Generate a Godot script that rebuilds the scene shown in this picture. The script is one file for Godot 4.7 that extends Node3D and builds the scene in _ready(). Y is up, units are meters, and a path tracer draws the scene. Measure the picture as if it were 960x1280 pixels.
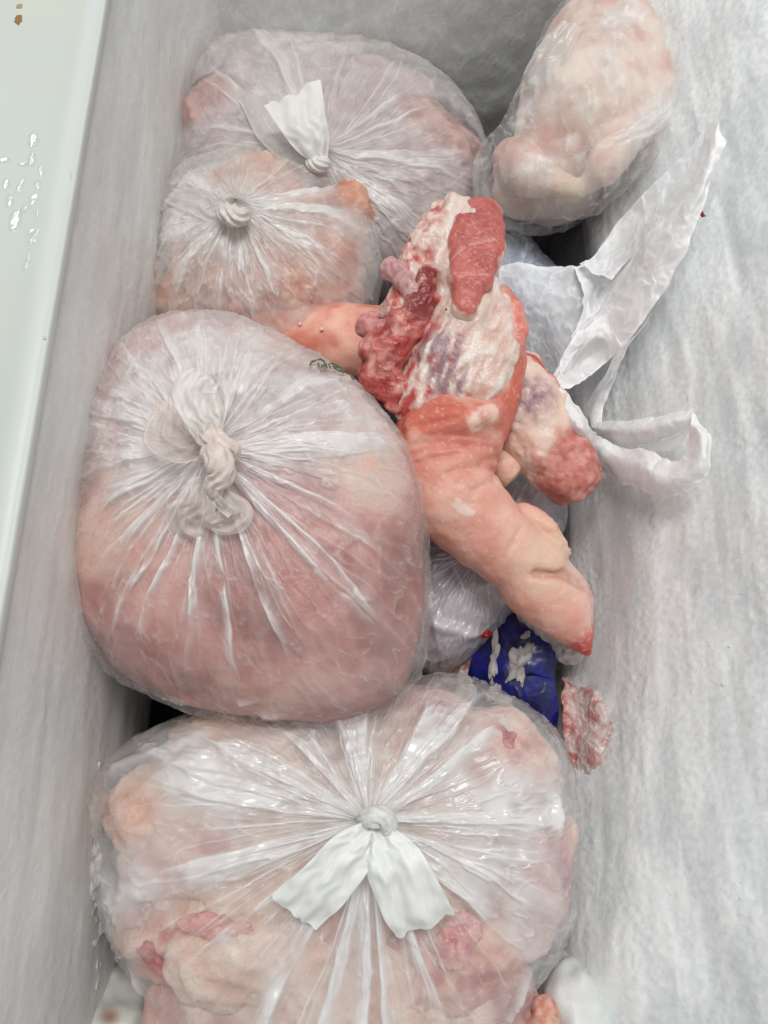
extends Node3D
# A chest freezer seen from above: tied bags of meat, pork trotters, a chicken in film, an open carrier bag, frost on the walls.
# y is up, the freezer floor is y = 0, the rim y = 0.5; metres.

var M := {}

func _ready():
	# ------------------------------------------------------------ camera, light, exposure
	var cam := Camera3D.new()
	cam.name = "camera"
	cam.position = Vector3(0, 0.95, 0)
	cam.rotation_degrees = Vector3(-71, 0, 0)
	cam.fov = 69.4
	cam.near = 0.02
	cam.far = 20.0
	add_child(cam)
	cam.current = true
	var env := Environment.new()
	env.background_mode = Environment.BG_COLOR
	env.background_color = Color(0.79, 0.81, 0.815)
	env.background_energy_multiplier = 0.66
	env.tonemap_mode = Environment.TONE_MAPPER_LINEAR
	env.tonemap_exposure = 0.95
	env.sdfgi_enabled = true
	env.ssao_enabled = true
	env.ssil_enabled = true
	var we := WorldEnvironment.new()
	we.name = "surroundings"
	we.environment = env
	add_child(we)
	materials()
	ceiling_lamp(Vector3(0.25, 2.75, -0.8), Vector2(1.4, 0.7), 4.0, "ceiling light panel hanging above the freezer")
	ceiling_lamp(Vector3(-1.57, 2.75, -2.4), Vector2(0.3, 1.0), 0.9, "ceiling light panel farther off behind the rim")
	freezer()
	bags()
	meats()
	loose_plastic()
	small_things()

func ceiling_lamp(at: Vector3, size: Vector2, energy: float, label: String):
	var t := thing("ceiling_lamp", label, "lamp", at)
	var bm := BoxMesh.new()
	bm.size = Vector3(size.x + 0.06, 0.05, size.y + 0.06)
	var h := MeshInstance3D.new()
	h.name = "housing"
	h.mesh = bm
	h.material_override = M.white
	h.position = Vector3(0, 0.031, 0)
	t.add_child(h)
	var pm := BoxMesh.new()
	pm.size = Vector3(size.x, 0.01, size.y)
	var g := MeshInstance3D.new()
	g.name = "light_panel"
	g.mesh = pm
	g.material_override = M.lamp
	t.add_child(g)
	var l := AreaLight3D.new()
	l.name = "light"
	l.area_size = size
	l.light_energy = energy
	l.light_color = Color(1.0, 0.997, 0.99)
	l.shadow_enabled = true
	l.set("omni_range", 8.0)
	l.set("area_range", 8.0)
	l.rotation_degrees = Vector3(-90, 0, 0)
	l.position = Vector3(0, -0.012, 0)
	t.add_child(l)

func noise_tex(sd: int, freq: float, oct: int, normal := 0.0, type := FastNoiseLite.TYPE_SIMPLEX_SMOOTH, size := 512, ramp: Gradient = null) -> NoiseTexture2D:
	var n := FastNoiseLite.new()
	n.seed = sd
	n.noise_type = type
	n.frequency = freq
	n.fractal_octaves = oct
	var t := NoiseTexture2D.new()
	t.width = size
	t.height = size
	t.seamless = true
	t.noise = n
	if ramp:
		t.color_ramp = ramp
	if normal > 0.0:
		t.as_normal_map = true
		t.bump_strength = normal
	return t

func mat(col: Color, rough: float, spec := 0.5, vertex := true) -> StandardMaterial3D:
	var m := StandardMaterial3D.new()
	m.albedo_color = col
	m.roughness = rough
	m.metallic_specular = spec
	m.vertex_color_use_as_albedo = vertex
	return m

func tri(m: StandardMaterial3D, scale: Vector3):
	m.uv1_triplanar = true
	m.uv1_world_triplanar = true
	m.uv1_scale = scale

func materials():
	M.white = mat(Color(0.86, 0.87, 0.86), 0.5, 0.5, false)
	M.lamp = mat(Color(0.9, 0.9, 0.9), 0.5, 0.5, false)
	M.lamp.emission_enabled = true
	M.lamp.emission = Color(1, 0.985, 0.965)
	M.lamp.emission_energy_multiplier = 1.0
	# frost: grainy white snow scraped into streaks along the freezer
	var f := mat(Color.WHITE, 0.48, 0.5)
	tri(f, Vector3(12, 12, 10))
	f.heightmap_enabled = true
	f.heightmap_texture = noise_tex(11, 0.05, 5)
	f.heightmap_scale = 0.028
	f.subsurf_scatter_enabled = true
	f.subsurf_scatter_strength = 0.12
	M.frost = f
	var fs: StandardMaterial3D = f.duplicate()
	fs.heightmap_scale = 0.022
	M.smooth_frost = fs
	# liner plastic
	var p := mat(Color.WHITE, 0.42, 0.5)
	tri(p, Vector3(4, 4, 4))
	p.normal_enabled = true
	p.normal_texture = noise_tex(12, 0.01, 3, 1.5)
	p.normal_scale = 0.12
	M.liner = p
	M.floor = mat(Color.WHITE, 0.6, 0.4)
	# polythene film: vertex alpha says how many layers lie there
	var fl := mat(Color.WHITE, 0.38, 0.6)
	fl.transparency = BaseMaterial3D.TRANSPARENCY_ALPHA
	fl.cull_mode = BaseMaterial3D.CULL_DISABLED
	tri(fl, Vector3(8, 8, 8))
	fl.normal_enabled = true
	fl.normal_texture = noise_tex(13, 0.007, 2, 5.0)
	fl.normal_scale = 0.22
	fl.clearcoat_enabled = true
	fl.clearcoat = 0.12
	fl.clearcoat_roughness = 0.16
	fl.backlight_enabled = true
	fl.backlight = Color(0.5, 0.5, 0.5)
	M.film = fl
	var ti := mat(Color.WHITE, 0.5, 0.5)
	ti.transparency = BaseMaterial3D.TRANSPARENCY_ALPHA
	ti.cull_mode = BaseMaterial3D.CULL_DISABLED
	ti.backlight_enabled = true
	ti.backlight = Color(0.3, 0.3, 0.3)
	M.tie = ti
	var cf: StandardMaterial3D = fl.duplicate()
	cf.normal_scale = 0.4
	cf.clearcoat = 0.7
	cf.clearcoat_roughness = 0.1
	cf.metallic_specular = 0.68
	M.shiny_film = cf
	# meat
	var mt := mat(Color.WHITE, 0.42, 0.5)
	tri(mt, Vector3(16, 16, 16))
	mt.heightmap_enabled = true
	mt.heightmap_texture = noise_tex(14, 0.02, 5)
	mt.heightmap_scale = 0.08
	mt.subsurf_scatter_enabled = true
	mt.subsurf_scatter_strength = 0.2
	M.meat = mt
	var sk: StandardMaterial3D = mt.duplicate()
	sk.roughness = 0.5
	sk.heightmap_scale = 0.05
	M.skin = sk
	var wet: StandardMaterial3D = mt.duplicate()
	wet.roughness = 0.28
	wet.heightmap_scale = 0.12
	M.wet = wet
	var gl := mat(Color.WHITE, 0.3, 0.5)
	M.gloss = gl
	var ice := mat(Color(0.93, 0.95, 0.96), 0.12, 0.7, false)
	M.ice = ice
	var dr := mat(Color(0.9, 0.95, 0.95, 0.1), 0.05, 0.6, false)
	dr.transparency = BaseMaterial3D.TRANSPARENCY_ALPHA
	M.water = dr
	M.stain = mat(Color.WHITE, 0.6, 0.4)
	M.ink = mat(Color(0.33, 0.42, 0.33), 0.6, 0.3, false)
	var bl := mat(Color.WHITE, 0.25, 0.6)
	bl.normal_enabled = true
	tri(bl, Vector3(12, 12, 12))
	bl.normal_texture = fl.normal_texture
	bl.normal_scale = 0.4
	M.blue = bl

# ---------------------------------------------------------------- the freezer
func wall_sheet(nu: int, nv: int, f: Callable, sd: int, amp: float, mat_: Material, parent: Node3D, called: String, tone: Callable, flip: bool):
	# f(u, v) -> [point, outward normal]; frost stands out from it along the normal
	var v := PackedVector3Array()
	var col := PackedColorArray()
	var a := nz(sd)
	var b := nz(sd + 1)
	var c := nz(sd + 2)
	for j in nv:
		for i in nu:
			var r: Array = f.call(i / float(nu - 1), j / float(nv - 1))
			var p: Vector3 = r[0]
			var big := a.get_noise_3d(p.x * 9.0, p.y * 9.0, p.z * 3.0)
			var streak := b.get_noise_3d(p.x * 60.0, p.y * 60.0, p.z * 11.0)
			var grain := c.get_noise_3d(p.x * 210.0, p.y * 210.0, p.z * 120.0)
			var crust := sst(-0.25, 0.3, a.get_noise_3d(p.x * 22.0 + 7.0, p.y * 22.0, p.z * 9.0))   # crusted frost here, smooth ice there
			var ridge := maxf(0.0, 1.0 - absf(b.get_noise_3d(p.x * 26.0, p.y * 26.0, p.z * 3.4 + 5.0)) * 6.0)
			var h := amp * (big * 0.5 + ridge * 0.06 * crust + streak * 0.02 + grain * (0.015 + 0.07 * crust))
			v.append(p + r[1] * h)
			col.append(tone.call(p, big * 0.5 + ridge * 0.5 + crust * 0.4 - 0.36, streak, grain))
	part(called, grid(nu, nv, false, v, col, PackedVector2Array(), flip), mat_, parent)

func right_x(y: float, z: float) -> float:
	var x0 := lerpf(0.203, 0.152, sst(-0.34, 0.16, z))
	var k := clampf((y - 0.2) / 0.3, 0.0, 1.0)
	return x0 + (0.375 - x0) * pow(k, 1.15) - 0.03 * sst(0.2, 0.0, y)

func freezer():
	var t := thing("chest_freezer", "white chest freezer with thick frost on its inner walls", "freezer")
	var shell := func(x0, x1, y0, y1, z0, z1) -> ArrayMesh:
		var st := SurfaceTool.new()
		var bm := BoxMesh.new()
		bm.size = Vector3(x1 - x0, y1 - y0, z1 - z0)
		st.append_from(bm, 0, Transform3D(Basis(), Vector3((x0 + x1) * 0.5, (y0 + y1) * 0.5, (z0 + z1) * 0.5)))
		return st.commit()
	# cabinet walls behind the frost
	part("cabinet_wall", shell.call(-0.56, -0.262, -0.05, 0.484, -0.96, 0.46), M.white, t)
	part("cabinet_wall", shell.call(0.41, 0.52, -0.05, 0.484, -0.96, 0.46), M.white, t)
	part("cabinet_wall", shell.call(-0.261, 0.409, -0.05, 0.484, -0.96, -0.895), M.white, t)
	part("cabinet_wall", shell.call(-0.261, 0.409, -0.05, 0.484, 0.37, 0.46), M.white, t)
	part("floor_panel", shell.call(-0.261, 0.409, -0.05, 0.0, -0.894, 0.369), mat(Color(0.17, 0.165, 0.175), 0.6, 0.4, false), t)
	# rim: a rounded moulding swept along z on each long side, across at the ends
	var prof := [Vector2(-0.34, 0.5), Vector2(-0.26, 0.5), Vector2(-0.18, 0.5), Vector2(-0.11, 0.5), Vector2(-0.06, 0.5), Vector2(-0.03, 0.5), Vector2(-0.016, 0.501), Vector2(-0.008, 0.5015), Vector2(-0.003, 0.501), Vector2(0.0005, 0.4995), Vector2(0.003, 0.497), Vector2(0.002, 0.488), Vector2(-0.004, 0.476)]
	var rim := func(o: Vector3, out: Vector3, along: Vector3, fl: bool) -> ArrayMesh:
		var v := PackedVector3Array()
		var col := PackedColorArray()
		var n := nz(70)
		for j in 200:
			for i in 60:
				var q: Vector2 = crom(prof, i / 59.0)
				var p := o + out * -q.x + Vector3(0, q.y, 0) + along * (j / 199.0)
				p.y += n.get_noise_3dv(p * 14.0) * 0.0006
				v.append(p)
				var g := n.get_noise_3d(p.x * 5.0, 1.0, p.z * 5.0)
				var lip := sst(-0.016, -0.006, q.x)
				var c := C(201, 206, 200).lerp(C(206, 207, 195), clampf(g * 1.5, 0.0, 0.8))
				col.append(c.lerp(C(209, 213, 210), lip))
		return grid(60, 200, false, v, col, PackedVector2Array(), fl)
	part("rim", rim.call(Vector3(-0.2385, 0, -0.96), Vector3(-1, 0, 0), Vector3(0, 0, 1.42), true), M.liner, t)
	part("rim", rim.call(Vector3(0.39, 0, -0.96), Vector3(1, 0, 0), Vector3(0, 0, 1.42), false), M.liner, t)
	# frost on the four walls
	var white := func(p, big, streak, grain) -> Color:
		var k: float = clampf(0.55 + big * 0.7 + streak * 0.5 + grain * 0.5, 0.0, 1.0)
		var c: Color = C(210, 214, 215).lerp(C(248, 250, 249), k)
		var pink: float = sst(-0.42, -0.2, p.z) * sst(0.06, -0.16, p.z) * sst(0.44, 0.24, p.y) * 0.5
		c = c.lerp(C(206, 190, 187), pink * (0.65 + streak))
		c = c.lerp(C(206, 158, 152), sst(0.036, 0.010, p.distance_to(Vector3(0.1831, 0.25, -0.0297)) + 0.016 * big + 0.012 * grain) * 0.6)
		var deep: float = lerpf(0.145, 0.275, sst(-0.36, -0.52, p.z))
		return c.lerp(C(84, 82, 82), sst(deep + 0.025, deep - 0.025, p.y + big * 0.02))  # shadow under the bags and chicken put into the wall colour, higher at the far end
	var grey := func(p, big, streak, grain) -> Color:
		var k: float = clampf(0.5 + big * 0.6 + streak * 0.3 + grain * 0.4, 0.0, 1.0)
		var c: Color = C(224, 225, 224).lerp(C(243, 245, 243), k)
		c = c.lerp(C(206, 186, 176), sst(0.3, 0.7, streak) * sst(-0.1, -0.5, p.z) * 0.4)
		return c.lerp(C(66, 64, 66), sst(0.2, 0.15, p.y + big * 0.03))  # shade of the gap beside the bags painted as a dark lower band
	var dim := func(p, big, streak, grain) -> Color:
		var k: float = clampf(0.5 + big * 0.9 + grain * 0.5, 0.0, 1.0)
		return C(216, 218, 216).lerp(C(240, 242, 239), k)
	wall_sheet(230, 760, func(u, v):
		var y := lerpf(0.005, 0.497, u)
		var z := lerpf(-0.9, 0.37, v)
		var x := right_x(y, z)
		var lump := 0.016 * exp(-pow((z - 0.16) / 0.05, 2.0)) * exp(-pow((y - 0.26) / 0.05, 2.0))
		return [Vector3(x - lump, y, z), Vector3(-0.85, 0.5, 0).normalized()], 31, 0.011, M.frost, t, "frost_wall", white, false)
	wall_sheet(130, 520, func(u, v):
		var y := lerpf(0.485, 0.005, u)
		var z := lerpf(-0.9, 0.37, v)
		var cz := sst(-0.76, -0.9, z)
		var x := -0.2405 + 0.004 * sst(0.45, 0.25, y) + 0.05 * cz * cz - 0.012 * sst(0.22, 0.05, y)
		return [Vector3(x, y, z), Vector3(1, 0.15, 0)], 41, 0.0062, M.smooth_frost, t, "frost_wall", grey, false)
	var rng := RandomNumberGenerator.new()
	rng.seed = 8
	for q in [[Vector3(-0.241, 0.3, -0.002), 0.006], [Vector3(-0.24, 0.29, 0.0557), 0.009], [Vector3(-0.2367, 0.285, 0.0753), 0.007], [Vector3(-0.236, 0.27, 0.104), 0.010], [Vector3(-0.2384, 0.26, 0.135), 0.012], [Vector3(-0.2441, 0.25, 0.1602), 0.014], [Vector3(-0.2426, 0.3, 0.0167), 0.006], [Vector3(-0.2431, 0.3, 0.0333), 0.008], [Vector3(-0.2405, 0.295, 0.0475), 0.005], [Vector3(-0.2392, 0.295, 0.0672), 0.009], [Vector3(-0.2363, 0.29, 0.0842), 0.010], [Vector3(-0.2404, 0.29, 0.0923), 0.009], [Vector3(-0.2449, 0.28, 0.1169), 0.013], [Vector3(-0.2477, 0.27, 0.1444), 0.016], [Vector3(-0.2506, 0.27, 0.1695), 0.02], [Vector3(-0.2691, 0.33, -0.1986), 0.006], [Vector3(-0.2693, 0.33, -0.1694), 0.007], [Vector3(-0.2665, 0.34, -0.24), 0.006], [Vector3(-0.2665, 0.32, -0.1399), 0.008]]:
		var s: float = q[1]
		part("frost_clump", blob(q[0] - Vector3(s * 0.75, s * 0.6, 0), Vector3(s, s * 1.3, s * 1.9), Basis(), 0.8, 0.6 / s, rng.randi_range(900, 960), 40, 26, func(p, k): return C(214, 214, 212).lerp(C(234, 236, 234), clampf(0.5 + k, 0.0, 1.0))), M.frost, t)
	var glints := SurfaceTool.new()  # tiny ice beads; their white colour stands in for glints on the frost
	glints.begin(Mesh.PRIMITIVE_TRIANGLES)
	var bead := SphereMesh.new()
	bead.radial_segments = 6
	bead.rings = 3
	bead.radius = 1.0
	bead.height = 2.0
	for i in 90:
		var y := rng.randf_range(0.28, 0.48)
		var z := clampf(rng.randfn(-0.12, 0.13), -0.6, 0.2)
		var r := rng.randf_range(0.00025, 0.0006)
		var at := Vector3(right_x(y, z), y, z) + Vector3(-0.85, 0.5, 0).normalized() * rng.randf_range(-0.001, 0.003)
		glints.append_from(bead, 0, Transform3D(Basis.from_euler(Vector3(rng.randf() * 3.0, rng.randf() * 3.0, 0)).scaled(Vector3(r, r, r * rng.randf_range(1.0, 3.0))), at))
	part("ice_glints", glints.commit(), M.ice, t).set_meta("kind", "stuff")
	wall_sheet(260, 130, func(u, v):
		var x := lerpf(-0.26, 0.4, u)
		var y := lerpf(0.497, 0.005, v)
		return [Vector3(x, y, -0.868 + 0.02 * sst(0.35, 0.1, y)), Vector3(0, 0.2, 1)], 51, 0.006, M.smooth_frost, t, "frost_wall", dim, false)
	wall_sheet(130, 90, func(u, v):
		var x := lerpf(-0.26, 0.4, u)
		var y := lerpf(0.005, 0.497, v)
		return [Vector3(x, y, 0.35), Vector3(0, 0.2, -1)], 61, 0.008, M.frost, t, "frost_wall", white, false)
# ---------------------------------------------------------------- tied bags
class Bag:
	var c: Vector2
	var k: Vector2
	var eq: float
	var top: float
	var bot: float
	var p := 2.3
	var q := 2.1
	var tc := PackedFloat32Array()
	var tk := PackedFloat32Array()
	var lumps := []                                                # [centre, radii, basis]
	const N := 720
	func setup(outline: PackedVector2Array, centre: Vector2, knot: Vector2):
		var pts := PackedVector2Array()
		var n := outline.size()
		for i in n:
			var a := outline[(i - 1 + n) % n]
			var b := outline[i]
			var d := outline[(i + 1) % n]
			var e := outline[(i + 2) % n]
			for s in 10:
				pts.append(b.cubic_interpolate(d, a, e, s / 10.0))
		c = centre
		k = knot
		tc = table(pts, c)
		tk = table(pts, k)
	func table(pts: PackedVector2Array, o: Vector2) -> PackedFloat32Array:
		var t := PackedFloat32Array()
		t.resize(N)
		for i in N:
			var a := TAU * i / N
			var d := Vector2(cos(a), sin(a))
			var best := 0.0
			for j in pts.size():
				var m := pts[j] - o
				var e := pts[(j + 1) % pts.size()] - pts[j]
				var den := d.cross(e)
				if absf(den) < 1e-9:
					continue
				var r := m.cross(e) / den
				var s := m.cross(d) / den
				if r > best and s >= -0.001 and s <= 1.001:
					best = r
			t[i] = maxf(best, 0.01)
		var out := t.duplicate()                                   # a light smoothing
		for i in N:
			out[i] = (t[i] * 2.0 + t[(i + 2) % N] + t[(i - 2 + N) % N] + t[(i + 4) % N] + t[(i - 4 + N) % N]) / 6.0
		return out
	func look(t: PackedFloat32Array, a: float) -> float:
		var x := fposmod(a / TAU, 1.0) * N
		var i := int(x) % N
		return lerpf(t[i], t[(i + 1) % N], x - floorf(x))
	func rho(pos: Vector2) -> float:
		var d := pos - c
		return d.length() / look(tc, d.angle())
	func height(r: float) -> float:
		return eq + (top - eq) * pow(maxf(0.0, 1.0 - pow(minf(r, 1.0), p)), 1.0 / q)
	func lump_top(pos: Vector2) -> float:                          # height of the meat under a place
		var best := -1.0
		for l in lumps:
			var d := pos - Vector2(l[0].x, l[0].z)
			if absf(d.x) > l[3] or absf(d.y) > l[3]:
				continue
			var e := Vector2(d.dot(l[2]), d.dot(l[2].orthogonal())) / Vector2(l[1].x, l[1].z)
			var s := e.length_squared()
			if s < 1.0:
				best = maxf(best, l[0].y + l[1].y * sqrt(1.0 - s))
		return best

func film(b: Bag, o: Dictionary) -> ArrayMesh:
	# a closed bag skin: rows run from the knot outwards and under; pleats radiate from the knot
	var nu: int = o.nu
	var nv: int = o.nv
	var rng := RandomNumberGenerator.new()
	rng.seed = o.sd
	var n1 := nz(o.sd)
	var n2 := nz(o.sd + 1)
	var pl := []
	for i in int(o.bands):                                         # broad soft folds: two layers of film
		pl.append([rng.randf() * TAU, rng.randf_range(0.4, 1.1), rng.randf_range(0.005, 0.014), rng.randf_range(0.0008, 0.003), rng.randf_range(0.08, 0.3), -1.0 if rng.randf() < 0.5 else 1.0, rng.randf_range(-0.3, 0.3), rng.randf_range(0.0, 0.4)])
	for i in int(o.lines):                                         # fine sharp creases
		pl.append([rng.randf() * TAU, rng.randf_range(0.3, 1.05), rng.randf_range(0.0009, 0.0022), rng.randf_range(0.0004, 0.0012), rng.randf_range(0.08, 0.34), -1.0 if rng.randf() < 0.5 else 1.0, rng.randf_range(-0.25, 0.25), rng.randf_range(0.0, 0.3)])
	for e in o.get("strong", []):                                   # pleats one can point at: angle, reach, width, height, alpha, side
		pl.append([e[0], e[1], e[2], e[3], e[4], e[5], e[6] if e.size() > 6 else 0.0, 0.0])
	var v := PackedVector3Array()
	var col := PackedColorArray()
	v.resize(nu * nv)
	col.resize(nu * nv)
	var tintc: Color = o.tint
	var haze: float = o.haze
	var sag: float = o.sag
	var wob: float = o.get("wobble", 0.006)
	var creases: Array = o.get("creases", [])
	var clouds: Array = o.get("clouds", [])
	for i in nu:
		var a := TAU * i / nu
		var dir := Vector2(cos(a), sin(a))
		var R := b.look(b.tk, a)
		var mine := []
		for e in pl:
			if absf(angle_difference(a, e[0])) < 0.5:
				mine.append(e)
		for j in nv:
			var t := j / float(nv - 1)
			var s := 1.0
			var lower := 0.0
			if t < 0.78:
				s = sin(t / 0.78 * PI * 0.5)
				s = lerpf(s, t / 0.78, 0.25)
				s = maxf(s, 0.002)
			else:
				lower = (t - 0.78) / 0.22
				s = cos(lower * 1.35)
			var p2 := b.k + dir * (R * s)
			var r := b.rho(p2)
			var y := b.height(r)
			var nrm: Vector3
			var lift := 0.0
			var contact := 0.0
			var outd := (p2 - b.c) / maxf(0.001, (p2 - b.c).length())
			var r3 := r * r * r
			if lower > 0.0:
				y = b.eq - (b.eq - b.bot) * sin(lower * PI * 0.5)
				nrm = Vector3(outd.x, -lower, outd.y).normalized()
			else:
				nrm = Vector3(outd.x * r3 * r, maxf(0.05, 1.0 - r3 * r), outd.y * r3 * r).normalized()
				var rest := y - sag * (1.0 - r3)
				var lt := b.lump_top(p2) + 0.0022
				var m := maxf(rest, lt)
				var kk := 0.012
				var hh := maxf(kk - absf(rest - lt), 0.0) / kk
				m += hh * hh * kk * 0.25
				contact = sst(0.007, 0.0005, m - lt)
				y = m
				y += o.tent * exp(-R * s / o.tentw)
			var pos := Vector3(p2.x, y, p2.y)
			var arc := R * minf(s, 1.0) if lower == 0.0 else R
			var da := 0.0
			var dh := 0.0
			var fade := 1.0 - lower * 0.7
			for e in mine:
				var sweep: float = e[0] + e[6] * s + 0.06 * s * n1.get_noise_2d(s * 2.5, e[0] * 40.0)
				var x: float = angle_difference(sweep, a) * (arc + 0.004) * e[5]
				var w: float = e[2] * (0.45 + 0.75 * s)
				var g := 0.0
				if x < 0.0:
					g = exp(-pow(x / (0.13 * w + 0.0005), 2.0))
				else:
					g = exp(-pow(x / w, 2.0))
				if g < 0.02:
					continue
				var ev: float = sst(e[1], e[1] * 0.55, s) * sst(e[7] - 0.02, e[7] + 0.05, s)
				ev *= clampf(0.75 + 1.1 * n2.get_noise_2d(s * 4.0, e[0] * 31.0), 0.0, 1.3)
				dh += g * ev * e[3]
				da += g * ev * e[4] * (1.35 if absf(x) < 0.0009 else 1.0)
			var wn := n1.get_noise_3dv(pos * 22.0)
			var fold := 1.0 - absf(n2.get_noise_3d(a * 5.0, s * 3.0, 3.0)) * 4.0
			dh += wob * (0.32 - 1.9 * absf(n1.get_noise_3dv(pos * 11.0)) + 0.25 * wn) * (0.35 + 0.65 * s) * (1.0 - 0.65 * r3) * (1.0 - contact * 0.5)
			dh += 0.0013 * maxf(fold, 0.0)
			for cr in creases:                                      # [a, b, width, height, alpha]: folds that cross the bag
				var q := near(pos, cr[0], cr[1])
				if q < cr[2] * 3.0:
					var g2 := exp(-pow(q / cr[2], 2.0))
					dh += g2 * cr[3]
					da += g2 * cr[4]
			v[j * nu + i] = pos + nrm * (dh * fade)
			var blot := n2.get_noise_3dv(pos * 34.0)
			var hz := haze
			for cl in clouds:                                       # places where the film is foggy, or clear and wet
				var qd := p2.distance_to(cl[0])
				if qd < cl[1] * 2.2:
					hz += cl[2] * exp(-pow(qd / cl[1], 2.0)) * (1.0 + 0.8 * n1.get_noise_3dv(pos * 30.0))
			hz = maxf(hz, 0.05)
			var al := hz * (1.0 - 0.55 * contact) + da * (1.0 - lower) + 0.10 * maxf(fold - 0.3, 0.0) + blot * 0.16 * haze * 2.0
			var net := absf(n2.get_noise_3dv(pos * 24.0 + Vector3(3, 8, 1)))
			al += 0.16 * exp(-pow(net / 0.022, 2.0)) * sst(0.15, 0.5, s)
			v[j * nu + i] += nrm * (0.0009 * exp(-pow(net / 0.04, 2.0)) * fade)
			al += o.gather * exp(-R * s / 0.028) + lower * 0.25
			var tc := tintc
			tc.a = clampf(al, 0.03, 0.94)
			col[j * nu + i] = tc
	return grid(nu, nv, true, v, col, PackedVector2Array())

func filling(b: Bag, shrink: float, sd: int, lump: float, freq: float, colf: Callable) -> ArrayMesh:
	# the solid content just under the skin
	var nu := 260
	var nv := 130
	var n := nz(sd)
	var v := PackedVector3Array()
	var col := PackedColorArray()
	for j in nv:
		var t := j / float(nv - 1)
		for i in nu:
			var a := TAU * i / nu
			var dir := Vector2(cos(a), sin(a))
			var R := b.look(b.tc, a) - shrink
			var s := 0.0
			var y := 0.0
			if t < 0.7:
				s = sin(t / 0.7 * PI * 0.5)
				y = b.height(s) - shrink
			else:
				var l := (t - 0.7) / 0.3
				s = cos(l * PI * 0.5)
				y = b.eq - shrink - (b.eq - b.bot - shrink * 2.0) * sin(l * PI * 0.5)
			var p := Vector3(b.c.x + dir.x * R * s, y, b.c.y + dir.y * R * s)
			var k := n.get_noise_3dv(p * freq)
			var k2 := n.get_noise_3dv(p * freq * 0.4 + Vector3(5, 0, 0))
			p += Vector3(dir.x * s * s, 1.0 - s * s * 0.8, dir.y * s * s).normalized() * (lump * (k + k2 - 0.35))
			v.append(p)
			col.append(colf.call(p, k, k2))
	return grid(nu, nv, true, v, col, PackedVector2Array())

func mix3(a: Color, b: Color, c: Color, k: float) -> Color:
	return a.lerp(b, clampf(k * 2.0, 0.0, 1.0)) if k < 0.5 else b.lerp(c, clampf(k * 2.0 - 1.0, 0.0, 1.0))

func px_angle(b: Bag, to: Vector3) -> float:
	return (Vector2(to.x, to.z) - b.k).angle()

func cut(b: Bag, t: Node3D, c: Vector3, r: Vector3, turn: float, sd: int, colf: Callable):
	var y := b.height(b.rho(at2(c))) - 0.0155
	part("red_cut", blob(Vector3(c.x, y, c.z), r, Basis(Vector3.UP, turn), 0.4, 60.0, sd, 50, 30, colf), M.wet, t)

func add_piece(b: Bag, t: Node3D, c: Vector3, r: Vector3, turn: float, sd: int, colf: Callable, called := "meat_piece"):
	var ax := Vector2(cos(turn), sin(turn))
	b.lumps.append([c, r, ax, maxf(r.x, r.z)])
	var basis := Basis(Vector3(ax.x, 0, ax.y), Vector3.UP, Vector3(-ax.y, 0, ax.x))
	part(called, blob(c, r * 0.985, basis, 0.17, 22.0, sd, 90, 60, colf), M.meat, t)

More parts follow.
